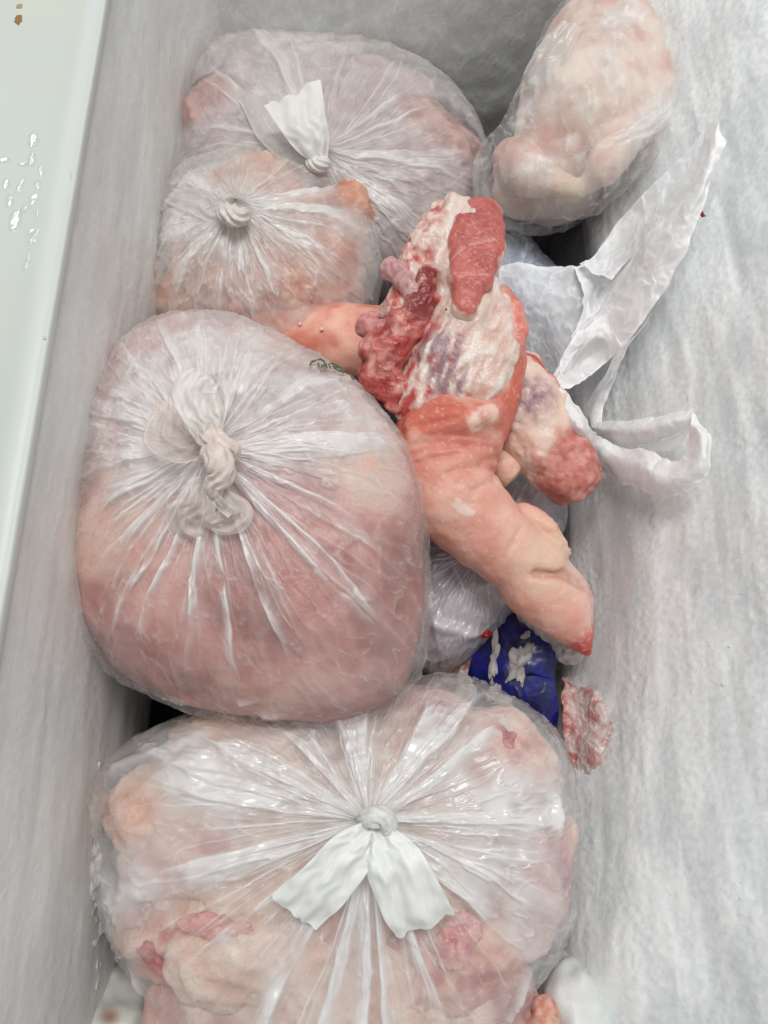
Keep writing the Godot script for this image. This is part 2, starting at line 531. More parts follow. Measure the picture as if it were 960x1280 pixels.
func bags():
	var k: Node3D
	# ------- big round bag with the pork joint, knotted on top
	var t := thing("bag_of_meat", "large round knotted bag of pinkish meat with green handwriting, topmost of the pile", "bag of meat", Vector3(-0.1357, 0.25, -0.2326))
	var b := Bag.new()
	b.eq = 0.335
	b.top = 0.435
	b.bot = 0.235
	b.p = 2.6
	b.setup(flat([-0.2102, -0.399, -0.1737, -0.4044, -0.1308, -0.3973, -0.0759, -0.3692, -0.0224, -0.3284, 0.0182, -0.2771, 0.0374, -0.2192, 0.0388, -0.1469, 0.0344, -0.0895, 0.0142, -0.049, -0.032, -0.0316, -0.0897, -0.0328, -0.1446, -0.0384, -0.1879, -0.0528, -0.2263, -0.0758, -0.2556, -0.1228, -0.2709, -0.1752, -0.2715, -0.242, -0.2688, -0.3094, -0.2467, -0.3683]), at2(Vector3(-0.1109, 0.37, -0.1892)), at2(Vector3(-0.1295, 0.43, -0.223)))
	var ham := func(p, k, k2) -> Color:
		var c := mix3(C(150, 82, 72), C(190, 122, 112), C(214, 164, 152), clampf(0.5 + k * 0.75 + k2 * 0.6 + 0.35 * nz(203).get_noise_3dv(p * 60.0), 0.0, 1.0))
		return c.lerp(C(226, 190, 172), sst(0.22, 0.5, k2) * 0.7)
	part("meat", filling(b, 0.0028, 201, 0.0035, 13.0, ham), M.meat, t)
	var strong := []
	for s in [[Vector3(-0.007, 0.36, -0.262), 1.0, 0.016, 0.004, 0.55, 1.0, 0.10], [Vector3(-0.0427, 0.36, -0.3086), 1.0, 0.010, 0.003, 0.35, -1.0], [Vector3(0.041, 0.34, -0.1667), 0.8, 0.004, 0.002, 0.35, 1.0, 0.12], [Vector3(0.0198, 0.34, -0.1051), 0.9, 0.003, 0.002, 0.4, 1.0, 0.1],
			[Vector3(-0.0191, 0.36, -0.0953), 0.85, 0.0035, 0.0025, 0.45, 1.0, -0.1], [Vector3(-0.0689, 0.36, -0.0641), 0.9, 0.005, 0.003, 0.4, -1.0], [Vector3(-0.1057, 0.36, -0.0518), 0.95, 0.004, 0.003, 0.5, 1.0], [Vector3(-0.14, 0.36, -0.0518), 0.9, 0.004, 0.003, 0.45, -1.0, 0.05], [Vector3(-0.181, 0.36, -0.0579), 0.9, 0.0045, 0.003, 0.5, -1.0, 0.1], [Vector3(-0.2004, 0.36, -0.0641), 0.95, 0.004, 0.003, 0.45, 1.0, 0.12],
			[Vector3(-0.2392, 0.36, -0.1211), 0.85, 0.006, 0.003, 0.35, -1.0], [Vector3(-0.2586, 0.36, -0.1681), 0.8, 0.009, 0.0035, 0.35, 1.0], [Vector3(-0.262, 0.36, -0.2175), 0.9, 0.014, 0.004, 0.3, 1.0], [Vector3(-0.2474, 0.36, -0.2929), 0.9, 0.012, 0.003, 0.3, -1.0], [Vector3(-0.2289, 0.36, -0.3492), 0.95, 0.005, 0.003, 0.5, -1.0], [Vector3(-0.2031, 0.36, -0.3828), 0.95, 0.006, 0.003, 0.4, 1.0], [Vector3(-0.1617, 0.36, -0.3914), 1.0, 0.006, 0.003, 0.3, -1.0], [Vector3(-0.1032, 0.36, -0.3786), 0.95, 0.006, 0.003, 0.35, 1.0]]:
		strong.append([px_angle(b, s[0]), s[1], s[2], s[3], s[4] * 1.5] + s.slice(5))
	var skin := part("film", film(b, {"nu": 1200, "nv": 150, "sd": 210, "bands": 24, "lines": 107, "strong": strong, "tint": C(240, 236, 234), "haze": 0.25, "sag": 0.0, "tent": 0.016, "clouds": [[at2(Vector3(-0.1879, 0.39, -0.278)), 0.07, 0.3], [at2(Vector3(-0.1247, 0.39, -0.3393)), 0.08, 0.3], [at2(Vector3(-0.0268, 0.39, -0.278)), 0.06, 0.34], [at2(Vector3(-0.1764, 0.41, -0.2192)), 0.03, 0.22], [at2(Vector3(-0.0302, 0.41, -0.1476)), 0.07, -0.1], [at2(Vector3(-0.1391, 0.39, -0.0905)), 0.08, -0.08], [at2(Vector3(-0.2273, 0.37, -0.1585)), 0.05, -0.1]], "tentw": 0.022, "gather": 0.55, "wobble": 0.0035,
		"creases": [[Vector3(0.0434, 0.345, -0.1377), Vector3(0.0125, 0.37, -0.0862), 0.003, 0.005, 0.34], [Vector3(0.0125, 0.37, -0.0862), Vector3(-0.036, 0.385, -0.0613), 0.003, 0.005, 0.34], [Vector3(-0.036, 0.385, -0.0613), Vector3(-0.1079, 0.38, -0.0454), 0.0025, 0.004, 0.3], [Vector3(0.0391, 0.345, -0.0912), Vector3(-0.0062, 0.36, -0.0549), 0.003, 0.004, 0.22], [Vector3(-0.0062, 0.36, -0.0549), Vector3(-0.0918, 0.365, -0.0377), 0.003, 0.004, 0.22], [Vector3(0.0325, 0.34, -0.0726), Vector3(-0.0251, 0.35, -0.0393), 0.002, 0.002, 0.1], [Vector3(-0.0237, 0.4, -0.0818), Vector3(-0.0928, 0.41, -0.0785), 0.0015, 0.0015, 0.25], [Vector3(-0.0062, 0.4, -0.1631), Vector3(0.0125, 0.37, -0.0937), 0.0008, 0.0006, 0.25], [Vector3(0.0326, 0.33, -0.0481), Vector3(0.0125, 0.37, -0.0937), 0.0008, 0.0006, 0.25], [Vector3(-0.2144, 0.36, -0.0764), Vector3(-0.1523, 0.37, -0.045), 0.003, 0.002, 0.25]]}), M.film, t)
	var kn := C(226, 208, 198)
	var kn2 := C(236, 222, 214)
	kn.a = 0.9; kn2.a = 0.96
	k = part("knot", tube([Vector3(-0.141, 0.448, -0.2525), Vector3(-0.131, 0.458, -0.2313), Vector3(-0.1167, 0.466, -0.2175), Vector3(-0.1093, 0.462, -0.2155), Vector3(-0.1144, 0.458, -0.211), Vector3(-0.1235, 0.464, -0.2109), Vector3(-0.128, 0.462, -0.2043)], [0.006, 0.0085, 0.0075, 0.006, 0.006, 0.0075, 0.006], 40, 120, 0.12, 221, kn, kn2, 1.0, 0.22), M.tie, t)
	k = part("knot", tube([Vector3(-0.128, 0.462, -0.2193), Vector3(-0.117, 0.471, -0.2054), Vector3(-0.1146, 0.468, -0.1945), Vector3(-0.1198, 0.462, -0.1872), Vector3(-0.1174, 0.455, -0.1795)], [0.005, 0.0085, 0.009, 0.007, 0.0045], 36, 90, 0.12, 222, kn, kn2, 1.0, 0.22), M.tie, t)
	var white := C(232, 226, 220, 0.8)
	part("tail", ribbon([Vector3(-0.1262, 0.462, -0.2262), Vector3(-0.1306, 0.472, -0.2373), Vector3(-0.135, 0.48, -0.2522), Vector3(-0.1288, 0.482, -0.2653)], [0.02, 0.026, 0.03, 0.024], Vector3(0.2, 1, 0.3), 0.35, 0.004, 223, 50, 90, white, 0.004), M.tie, k)
	part("tail", ribbon([Vector3(-0.1266, 0.46, -0.2252), Vector3(-0.1224, 0.468, -0.2393), Vector3(-0.1232, 0.475, -0.2549), Vector3(-0.1269, 0.482, -0.2627)], [0.016, 0.02, 0.022, 0.024], Vector3(-0.3, 1, 0.3), -0.35, 0.004, 224, 50, 90, C(232, 226, 220, 0.6), 0.004), M.tie, k)
	part("tail", ribbon([Vector3(-0.1269, 0.458, -0.1936), Vector3(-0.1333, 0.455, -0.1795), Vector3(-0.1382, 0.445, -0.1678), Vector3(-0.131, 0.436, -0.1597)], [0.014, 0.03, 0.042, 0.034], Vector3(0, 1, 0.4), 0.3, 0.007, 225, 60, 100, C(234, 222, 216, 0.5), 0.008), M.tie, k)
	part("tail", ribbon([Vector3(-0.121, 0.458, -0.1905), Vector3(-0.1123, 0.458, -0.1802), Vector3(-0.1026, 0.452, -0.1715), Vector3(-0.1142, 0.444, -0.1669), Vector3(-0.1268, 0.44, -0.1695)], [0.012, 0.018, 0.02, 0.02, 0.012], Vector3(0.4, 1, 0), 0.4, 0.005, 226, 50, 110, C(236, 226, 220, 0.5), 0.004), M.tie, k)
	part("tail", ribbon([Vector3(-0.1351, 0.452, -0.2212), Vector3(-0.1498, 0.452, -0.2212), Vector3(-0.1645, 0.446, -0.2336), Vector3(-0.1654, 0.438, -0.2644)], [0.02, 0.026, 0.03, 0.02], Vector3(0, 1, 0), 0.2, 0.006, 227, 60, 100, C(232, 216, 206, 0.42), 0.006), M.tie, k)
	handwriting(b, skin)

	# ------- wide bag in front
	t = thing("bag_of_meat", "wide clear bag of meat pieces tied with white ribbon ends, nearest in the freezer", "bag of meat", Vector3(-0.0482, 0.2, 0.0715))
	b = Bag.new()
	b.eq = 0.265
	b.top = 0.365
	b.bot = 0.13
	b.p = 3.0
	b.q = 2.2
	b.setup(flat([-0.1277, -0.0524, -0.057, -0.0607, 0.0143, -0.0733, 0.0647, -0.0789, 0.1139, -0.0607, 0.1477, -0.0353, 0.1629, 0.0012, 0.1627, 0.052, 0.1568, 0.1062, 0.1383, 0.1434, 0.1032, 0.1845, 0.0674, 0.2212, 0.0242, 0.2466, -0.0361, 0.2515, -0.109, 0.2416, -0.1391, 0.2057, -0.1828, 0.171, -0.21, 0.1434, -0.2313, 0.1062, -0.2458, 0.0643, -0.2515, 0.0206, -0.2359, -0.0086, -0.1969, -0.0353]), at2(Vector3(-0.0365, 0.33, 0.0758)), at2(Vector3(-0.0106, 0.36, 0.0368)))
	var pink := func(p, k) -> Color:
		var c := mix3(C(196, 128, 118), C(222, 172, 156), C(236, 210, 196), clampf(0.55 + k * 0.75, 0.0, 1.0))
		return c.lerp(C(172, 62, 66), sst(0.2, 0.5, nz(9).get_noise_3dv(p * 26.0)) * 0.6)
	var pale := func(p, k) -> Color:
		return mix3(C(212, 156, 138), C(228, 190, 170), C(238, 220, 208), clampf(0.55 + k * 0.65, 0.0, 1.0))
	var dark := func(p, k) -> Color:
		return mix3(C(170, 120, 118), C(204, 156, 150), C(228, 202, 192), clampf(0.5 + k * 0.8, 0.0, 1.0))
	add_piece(b, t, Vector3(-0.1812, 0.268, 0.04), Vector3(0.055, 0.062, 0.045), 0.3, 301, func(p, k): return pale.call(p, k).lerp(C(222, 152, 122), 0.35))
	add_piece(b, t, Vector3(-0.1404, 0.29, 0.0629), Vector3(0.075, 0.055, 0.042), -0.2, 302, pink)
	add_piece(b, t, Vector3(-0.1678, 0.268, 0.1131), Vector3(0.048, 0.060, 0.05), 0.8, 303, pink)
	add_piece(b, t, Vector3(-0.1072, 0.29, 0.1264), Vector3(0.07, 0.06, 0.05), 0.1, 304, pale)
	add_piece(b, t, Vector3(-0.0383, 0.29, 0.1038), Vector3(0.07, 0.055, 0.06), 0.9, 305, pink)
	add_piece(b, t, Vector3(0.0509, 0.285, 0.1273), Vector3(0.075, 0.06, 0.055), -0.3, 306, pink)
	add_piece(b, t, Vector3(0.1054, 0.28, 0.0759), Vector3(0.05, 0.06, 0.075), 0.2, 307, dark)
	add_piece(b, t, Vector3(0.0523, 0.29, 0.0629), Vector3(0.06, 0.05, 0.05), 0.4, 308, pale)
	add_piece(b, t, Vector3(0.0966, 0.275, 0.0012), Vector3(0.055, 0.06, 0.05), 0.7, 309, pink)
	add_piece(b, t, Vector3(0.0424, 0.27, -0.0322), Vector3(0.06, 0.05, 0.035), 0.4, 310, dark)
	add_piece(b, t, Vector3(-0.1024, 0.285, -0.0053), Vector3(0.08, 0.055, 0.045), 0.2, 311, pale)
	add_piece(b, t, Vector3(-0.0274, 0.28, 0.0012), Vector3(0.05, 0.05, 0.05), 0.0, 312, dark)
	add_piece(b, t, Vector3(-0.0251, 0.268, 0.1972), Vector3(0.1, 0.055, 0.06), 0.1, 313, pale)
	add_piece(b, t, Vector3(0.0704, 0.262, 0.1826), Vector3(0.055, 0.05, 0.055), -0.5, 314, dark)
	add_piece(b, t, Vector3(-0.1343, 0.262, 0.1826), Vector3(0.06, 0.05, 0.05), 0.5, 315, dark)
	var red := func(p, k): return C(158, 58, 64).lerp(C(206, 124, 122), clampf(0.5 + k, 0.0, 1.0))
	cut(b, t, Vector3(0.1025, 0.322, -0.0173), Vector3(0.018, 0.007, 0.008), -1.0, 316, red)
	cut(b, t, Vector3(0.0433, 0.312, -0.0398), Vector3(0.012, 0.006, 0.009), 0.5, 317, red)
	cut(b, t, Vector3(-0.1729, 0.318, 0.1316), Vector3(0.016, 0.007, 0.008), -0.8, 318, red)
	cut(b, t, Vector3(-0.1199, 0.34, 0.1116), Vector3(0.030, 0.006, 0.009), -0.2, 319, func(p, k): return C(204, 126, 118).lerp(C(228, 178, 168), clampf(0.5 + k, 0.0, 1.0)))
	cut(b, t, Vector3(0.0526, 0.338, 0.1197), Vector3(0.022, 0.007, 0.014), 0.9, 320, func(p, k): return C(196, 116, 118).lerp(C(226, 176, 168), clampf(0.5 + k, 0.0, 1.0)))
	part("meat", filling(b, 0.02, 321, 0.008, 30.0, func(p, k, k2): return pale.call(p, k)), M.meat, t)
	strong = []
	for s in [[Vector3(-0.2263, 0.32, -0.005), 0.95, 0.011, 0.004, 0.55, 1.0, 0.06], [Vector3(-0.1752, 0.33, 0.0248), 0.85, 0.013, 0.004, 0.6, 1.0, 0.1], [Vector3(-0.2223, 0.32, 0.077), 0.8, 0.009, 0.0035, 0.5, -1.0, -0.06], [Vector3(-0.18, 0.33, 0.0975), 0.9, 0.010, 0.004, 0.5, -1.0, 0.1], [Vector3(-0.1468, 0.33, 0.1343), 0.85, 0.008, 0.003, 0.4, -1.0], [Vector3(-0.086, 0.33, 0.1744), 1.0, 0.010, 0.004, 0.55, 1.0], [Vector3(-0.0457, 0.33, 0.1792), 1.0, 0.008, 0.004, 0.6, -1.0],
			[Vector3(-0.0103, 0.33, 0.1792), 1.0, 0.010, 0.005, 0.7, 1.0], [Vector3(0, 0.33, 0.1744), 0.9, 0.005, 0.004, 0.5, -1.0], [Vector3(0.046, 0.33, 0.1695), 0.75, 0.006, 0.004, 0.6, 1.0], [Vector3(0.106, 0.33, 0.1291), 0.85, 0.014, 0.004, 0.5, -1.0], [Vector3(0.1346, 0.32, 0.0936), 0.9, 0.015, 0.004, 0.45, 1.0], [Vector3(0.1385, 0.32, 0.0428), 0.8, 0.008, 0.004, 0.55, -1.0], [Vector3(0.1052, 0.32, -0.0362), 0.9, 0.008, 0.004, 0.75, 1.0, -0.06], [Vector3(0.0794, 0.32, -0.0489), 0.95, 0.013, 0.004, 0.65, -1.0, -0.05], [Vector3(0.0399, 0.32, -0.0554), 0.9, 0.012, 0.004, 0.5, 1.0],
			[Vector3(-0.039, 0.33, -0.0418), 0.95, 0.016, 0.005, 0.65, 1.0], [Vector3(-0.0163, 0.33, -0.0481), 0.95, 0.012, 0.004, 0.6, -1.0], [Vector3(-0.097, 0.33, -0.0356), 0.9, 0.010, 0.004, 0.4, 1.0, 0.08], [Vector3(-0.1562, 0.32, -0.0173), 0.95, 0.012, 0.004, 0.45, 1.0, 0.08]]:
		strong.append([px_angle(b, s[0]), s[1], s[2], s[3], s[4] * 1.5] + s.slice(5))
	part("film", film(b, {"nu": 1300, "nv": 160, "sd": 330, "bands": 21, "lines": 92, "strong": strong, "tint": C(242, 241, 240), "haze": 0.30, "sag": 0.005, "tent": 0.014, "clouds": [[at2(Vector3(-0.1932, 0.33, 0.0867)), 0.03, 0.45], [at2(Vector3(-0.131, 0.34, 0.0011)), 0.05, 0.25], [at2(Vector3(0.1104, 0.34, 0.0301)), 0.05, 0.35], [at2(Vector3(0.0739, 0.34, 0.0244)), 0.04, 0.2], [at2(Vector3(0.1264, 0.33, 0.0921)), 0.03, 0.4], [at2(Vector3(-0.1965, 0.32, 0.0311)), 0.03, -0.2], [at2(Vector3(-0.1458, 0.34, 0.1168)), 0.04, -0.2], [at2(Vector3(0.0525, 0.34, 0.1168)), 0.03, -0.2], [at2(Vector3(0.1008, 0.34, -0.0168)), 0.02, -0.3], [at2(Vector3(-0.1368, 0.33, -0.0481)), 0.06, 0.2]], "tentw": 0.03, "gather": 0.5, "wobble": 0.006,
		"creases": [[Vector3(-0.1964, 0.33, 0.0591), Vector3(-0.1815, 0.31, 0.1698), 0.0035, 0.004, 0.4], [Vector3(0.1377, 0.33, 0.0248), Vector3(0.0929, 0.32, 0.1821), 0.005, 0.004, 0.45], [Vector3(-0.2126, 0.32, 0.0011), Vector3(-0.1414, 0.33, -0.0232), 0.006, 0.004, 0.3], [Vector3(-0.1643, 0.34, 0.1064), Vector3(-0.1267, 0.34, 0.1371), 0.0015, 0.002, 0.4], [Vector3(0.0469, 0.34, 0.1064), Vector3(0.0695, 0.34, 0.127), 0.001, 0.002, 0.3]]}), M.shiny_film, t)
	var w2 := C(246, 247, 244, 0.93)
	k = part("knot", tube([Vector3(-0.017, 0.383, 0.0385), Vector3(-0.0101, 0.392, 0.0337), Vector3(-0.0011, 0.394, 0.0336), Vector3(0.0034, 0.388, 0.0402), Vector3(-0.0034, 0.385, 0.0436)], [0.004, 0.0065, 0.007, 0.006, 0.004], 36, 80, 0.15, 341, C(222, 220, 214, 0.95), C(238, 238, 234, 0.97), 1.0, 0.22), M.tie, t)
	part("tie_end", ribbon([Vector3(-0.0079, 0.388, 0.0407), Vector3(-0.022, 0.394, 0.0555), Vector3(-0.0411, 0.388, 0.0761), Vector3(-0.0625, 0.372, 0.0959)], [0.014, 0.032, 0.038, 0.040], Vector3(0.1, 1, 0.2), 0.22, 0.0042, 342, 60, 110, w2, 0.004), M.tie, k)
	part("tie_end", ribbon([Vector3(-0.0056, 0.388, 0.0407), Vector3(0.0044, 0.396, 0.0603), Vector3(0.0175, 0.388, 0.0835), Vector3(0.0287, 0.374, 0.1044)], [0.016, 0.038, 0.045, 0.044], Vector3(-0.1, 1, 0.2), 0.2, 0.0045, 343, 60, 110, w2, 0.005), M.tie, k)

	# ------- small orange bag, left
	t = thing("bag_of_meat", "small tied bag of orange chicken pieces by the left wall", "bag of meat", Vector3(-0.1425, 0.2, -0.6117))
	b = Bag.new()
	b.eq = 0.255
	b.top = 0.348
	b.bot = 0.12
	b.p = 2.6
	b.setup(flat([-0.2312, -0.6498, -0.1679, -0.6721, -0.1024, -0.6674, -0.046, -0.6383, -0.0136, -0.593, -0.0018, -0.5332, -0.0087, -0.4813, -0.0297, -0.4314, -0.067, -0.4025, -0.1251, -0.393, -0.185, -0.412, -0.2294, -0.4363, -0.2511, -0.4661, -0.2556, -0.5439, -0.2504, -0.6098]), at2(Vector3(-0.119, 0.32, -0.4989)), at2(Vector3(-0.1457, 0.34, -0.525)))
	var orange := func(p, k) -> Color:
		return mix3(C(178, 78, 46), C(216, 134, 92), C(234, 200, 172), clampf(0.5 + k * 0.8, 0.0, 1.0))
	add_piece(b, t, Vector3(-0.1265, 0.278, -0.6138), Vector3(0.068, 0.045, 0.034), 0.1, 401, orange)
	add_piece(b, t, Vector3(-0.0447, 0.273, -0.5739), Vector3(0.038, 0.05, 0.043), 0.6, 402, orange)
	add_piece(b, t, Vector3(-0.0682, 0.288, -0.4986), Vector3(0.051, 0.045, 0.043), -0.4, 403, orange)
	add_piece(b, t, Vector3(-0.2024, 0.273, -0.5309), Vector3(0.043, 0.05, 0.043), 0.5, 404, orange)
	add_piece(b, t, Vector3(-0.1541, 0.283, -0.4922), Vector3(0.051, 0.045, 0.043), 0.2, 405, orange)
	add_piece(b, t, Vector3(-0.2101, 0.258, -0.4743), Vector3(0.043, 0.05, 0.043), 0.2, 406, orange)
	part("meat", filling(b, 0.013, 410, 0.012, 40.0, func(p, k, k2): return orange.call(p, k)), M.meat, t)
	strong = []
	for s in [[Vector3(-0.0348, 0.3, -0.5829), 0.95, 0.010, 0.003, 0.4, 1.0], [Vector3(-0.0085, 0.3, -0.5302), 0.9, 0.012, 0.003, 0.45, -1.0], [Vector3(-0.0334, 0.3, -0.4797), 0.85, 0.009, 0.003, 0.35, 1.0], [Vector3(-0.1062, 0.3, -0.4312), 0.9, 0.006, 0.003, 0.4, -1.0], [Vector3(-0.1634, 0.3, -0.4312), 0.9, 0.006, 0.003, 0.35, 1.0], [Vector3(-0.2142, 0.3, -0.4503), 0.9, 0.010, 0.003, 0.4, 1.0], [Vector3(-0.2385, 0.3, -0.5302), 0.9, 0.014, 0.003, 0.4, -1.0], [Vector3(-0.2317, 0.3, -0.5937), 0.95, 0.014, 0.004, 0.6, 1.0]]:
		strong.append([px_angle(b, s[0]), s[1], s[2], s[3], s[4] * 1.5] + s.slice(5))
	part("film", film(b, {"nu": 800, "nv": 110, "sd": 420, "bands": 15, "lines": 68, "strong": strong, "tint": C(234, 231, 228), "haze": 0.46, "sag": 0.002, "tent": 0.02, "clouds": [[at2(Vector3(-0.2099, 0.33, -0.5356)), 0.035, 0.4], [at2(Vector3(-0.0084, 0.3, -0.5097)), 0.04, 0.2], [at2(Vector3(-0.0508, 0.32, -0.5754)), 0.03, -0.2], [at2(Vector3(-0.0792, 0.33, -0.4481)), 0.04, -0.15]], "tentw": 0.02, "gather": 0.5, "wobble": 0.005}), M.film, t)
	k = part("knot", tube([Vector3(-0.1629, 0.362, -0.5156), Vector3(-0.148, 0.37, -0.5029), Vector3(-0.1383, 0.371, -0.4983), Vector3(-0.1325, 0.364, -0.5101)], [0.006, 0.0095, 0.0085, 0.005], 36, 80, 0.15, 431, C(226, 216, 208, 0.85), C(234, 228, 222, 0.95), 1.0, 0.22), M.tie, t)
	part("tail", ribbon([Vector3(-0.1483, 0.362, -0.508), Vector3(-0.1713, 0.352, -0.5244), Vector3(-0.1946, 0.34, -0.549), Vector3(-0.2154, 0.325, -0.573)], [0.012, 0.024, 0.034, 0.04], Vector3(0, 1, 0.2), 0.2, 0.004, 432, 40, 80, C(232, 229, 226, 0.42), 0.008), M.tie, k)

	# ------- wide mauve bag against the back wall
	t = thing("bag_of_meat", "wide cloudy bag of mauve meat against the back wall, white tail upright", "bag of meat", Vector3(-0.077, 0.15, -0.7991))
	b = Bag.new()
	b.eq = 0.225
	b.top = 0.315
	b.bot = 0.08
	b.p = 2.8
	b.setup(flat([-0.2388, -0.8698, -0.1888, -0.9008, -0.1045, -0.8895, -0.0208, -0.881, 0.0616, -0.8381, 0.1106, -0.7781, 0.1295, -0.7079, 0.1267, -0.6471, 0.1035, -0.5946, 0.0558, -0.5607, -0.0092, -0.5331, -0.0921, -0.5385, -0.1765, -0.5607, -0.241, -0.6061, -0.2567, -0.6833, -0.2546, -0.7912]), at2(Vector3(-0.0599, 0.28, -0.6692)), at2(Vector3(-0.0682, 0.31, -0.6226)))
	var mauve := func(p, k) -> Color:
		return mix3(C(150, 104, 104), C(190, 142, 134), C(214, 182, 172), clampf(0.5 + k * 0.7, 0.0, 1.0))
	add_piece(b, t, Vector3(0.0385, 0.25, -0.6992), Vector3(0.09, 0.055, 0.06), 0.6, 501, mauve)
	add_piece(b, t, Vector3(-0.0101, 0.235, -0.7912), Vector3(0.09, 0.05, 0.05), 0.3, 502, mauve)
	add_piece(b, t, Vector3(-0.1867, 0.245, -0.7416), Vector3(0.07, 0.055, 0.06), -0.4, 503, mauve)
	add_piece(b, t, Vector3(-0.1046, 0.22, -0.8488), Vector3(0.09, 0.045, 0.05), 0.1, 504, mauve)
	add_piece(b, t, Vector3(-0.0761, 0.24, -0.6367), Vector3(0.1, 0.05, 0.06), 0.1, 505, mauve)
	part("meat", filling(b, 0.02, 510, 0.008, 26.0, func(p, k, k2): return mauve.call(p, k)), M.meat, t)
	strong = []
	for s in [[Vector3(-0.1635, 0.25, -0.868), 1.0, 0.012, 0.004, 0.35, 1.0], [Vector3(-0.2307, 0.25, -0.8139), 0.95, 0.007, 0.003, 0.35, -1.0], [Vector3(-0.2466, 0.25, -0.7115), 0.9, 0.008, 0.003, 0.3, 1.0], [Vector3(-0.2354, 0.25, -0.6394), 0.95, 0.012, 0.003, 0.4, -1.0], [Vector3(0.0384, 0.27, -0.7525), 0.7, 0.004, 0.003, 0.4, 1.0], [Vector3(0.0762, 0.27, -0.7276), 0.7, 0.004, 0.003, 0.4, -1.0], [Vector3(0.114, 0.25, -0.663), 0.95, 0.010, 0.003, 0.35, 1.0], [Vector3(0.1031, 0.25, -0.6277), 0.95, 0.012, 0.004, 0.45, -1.0], [Vector3(0.0459, 0.25, -0.5709), 1.0, 0.014, 0.004, 0.5, 1.0]]:
		strong.append([px_angle(b, s[0]), s[1], s[2], s[3], s[4] * 1.5] + s.slice(5))
	part("film", film(b, {"nu": 900, "nv": 110, "sd": 520, "bands": 14, "lines": 61, "strong": strong, "tint": C(230, 226, 224), "haze": 0.54, "sag": 0.002, "tent": 0.022, "clouds": [[at2(Vector3(-0.0984, 0.27, -0.8167)), 0.06, 0.3], [at2(Vector3(-0.1378, 0.3, -0.7193)), 0.03, 0.25], [at2(Vector3(0.0534, 0.3, -0.6379)), 0.05, -0.12]], "tentw": 0.025, "gather": 0.45, "wobble": 0.006}), M.film, t)
	k = part("knot", tube([Vector3(-0.0804, 0.332, -0.6065), Vector3(-0.0685, 0.338, -0.5943), Vector3(-0.0571, 0.336, -0.6005)], [0.006, 0.008, 0.005], 30, 50, 0.15, 531, C(222, 220, 214, 0.95), C(232, 230, 226, 0.97), 1.0, 0.22), M.tie, t)
	part("tail", ribbon([Vector3(-0.0653, 0.338, -0.5985), Vector3(-0.0729, 0.35, -0.6098), Vector3(-0.084, 0.362, -0.6292), Vector3(-0.0943, 0.368, -0.657)], [0.014, 0.036, 0.05, 0.064], Vector3(0.1, 0.8, 0.6), 0.25, 0.003, 532, 50, 90, C(228, 226, 220, 0.95), 0.008), M.tie, k)
	part("tail", ribbon([Vector3(-0.0707, 0.334, -0.6003), Vector3(-0.0918, 0.332, -0.6173), Vector3(-0.1173, 0.325, -0.6519), Vector3(-0.1419, 0.305, -0.7257)], [0.014, 0.03, 0.04, 0.05], Vector3(0.1, 1, 0.3), 0.2, 0.003, 533, 50, 90, C(222, 218, 214, 0.6), 0.008), M.tie, k)

	# ------- whole chicken in tight clear film, leaning in the far right corner
	t = thing("wrapped_chicken", "pale whole chicken in clear film leaning in the far right corner", "chicken", Vector3(0.2402, 0.25, -0.749))
	chicken(t)

func at2(p: Vector3) -> Vector2:
	return Vector2(p.x, p.z)

func handwriting(b: Bag, t: Node3D):
	# faded green pen strokes, laid on the film
	var strokes := [
		[Vector3(-0.0613, 0.385, -0.3125), Vector3(-0.0601, 0.385, -0.3187), Vector3(-0.0568, 0.385, -0.3234)], [Vector3(-0.0568, 0.385, -0.3234), Vector3(-0.0534, 0.385, -0.3273), Vector3(-0.0505, 0.385, -0.3242), Vector3(-0.0503, 0.385, -0.314)], [Vector3(-0.0553, 0.385, -0.3202), Vector3(-0.0537, 0.385, -0.314)], [Vector3(-0.0518, 0.385, -0.3187), Vector3(-0.0523, 0.385, -0.3132)],
		[Vector3(-0.0499, 0.385, -0.3249), Vector3(-0.0476, 0.385, -0.3156)], [Vector3(-0.0471, 0.385, -0.3249), Vector3(-0.0448, 0.385, -0.3163)], [Vector3(-0.0464, 0.385, -0.3265), Vector3(-0.0416, 0.385, -0.3281), Vector3(-0.0368, 0.385, -0.3273)], [Vector3(-0.0443, 0.385, -0.3218), Vector3(-0.0388, 0.385, -0.3234)], [Vector3(-0.0423, 0.385, -0.3257), Vector3(-0.0414, 0.385, -0.3179)], [Vector3(-0.0388, 0.385, -0.3265), Vector3(-0.0346, 0.385, -0.3218), Vector3(-0.0366, 0.385, -0.3187), Vector3(-0.0414, 0.385, -0.3187)], [Vector3(-0.0293, 0.38, -0.3215), Vector3(-0.025, 0.38, -0.3152)]]
	for s in strokes:
		var pts := []
		for i in 9:
			var q: Vector3 = crom(s, i / 8.0)
			pts.append(Vector3(q.x, b.height(b.rho(at2(q))) + 0.0064, q.z))
		part("pen_stroke", tube(pts, [0.0007, 0.0009, 0.0007], 6, 20, 0.3, 77, C(78, 100, 78), C(108, 128, 104)), M.stain, t)
# ---------------------------------------------------------------- bare meat
func box_of(pts: Array, pad: float) -> Array:
	var lo: Vector3 = pts[0]
	var hi: Vector3 = pts[0]
	for p in pts:
		lo = lo.min(p)
		hi = hi.max(p)
	return [lo - Vector3.ONE * pad, hi + Vector3.ONE * pad]

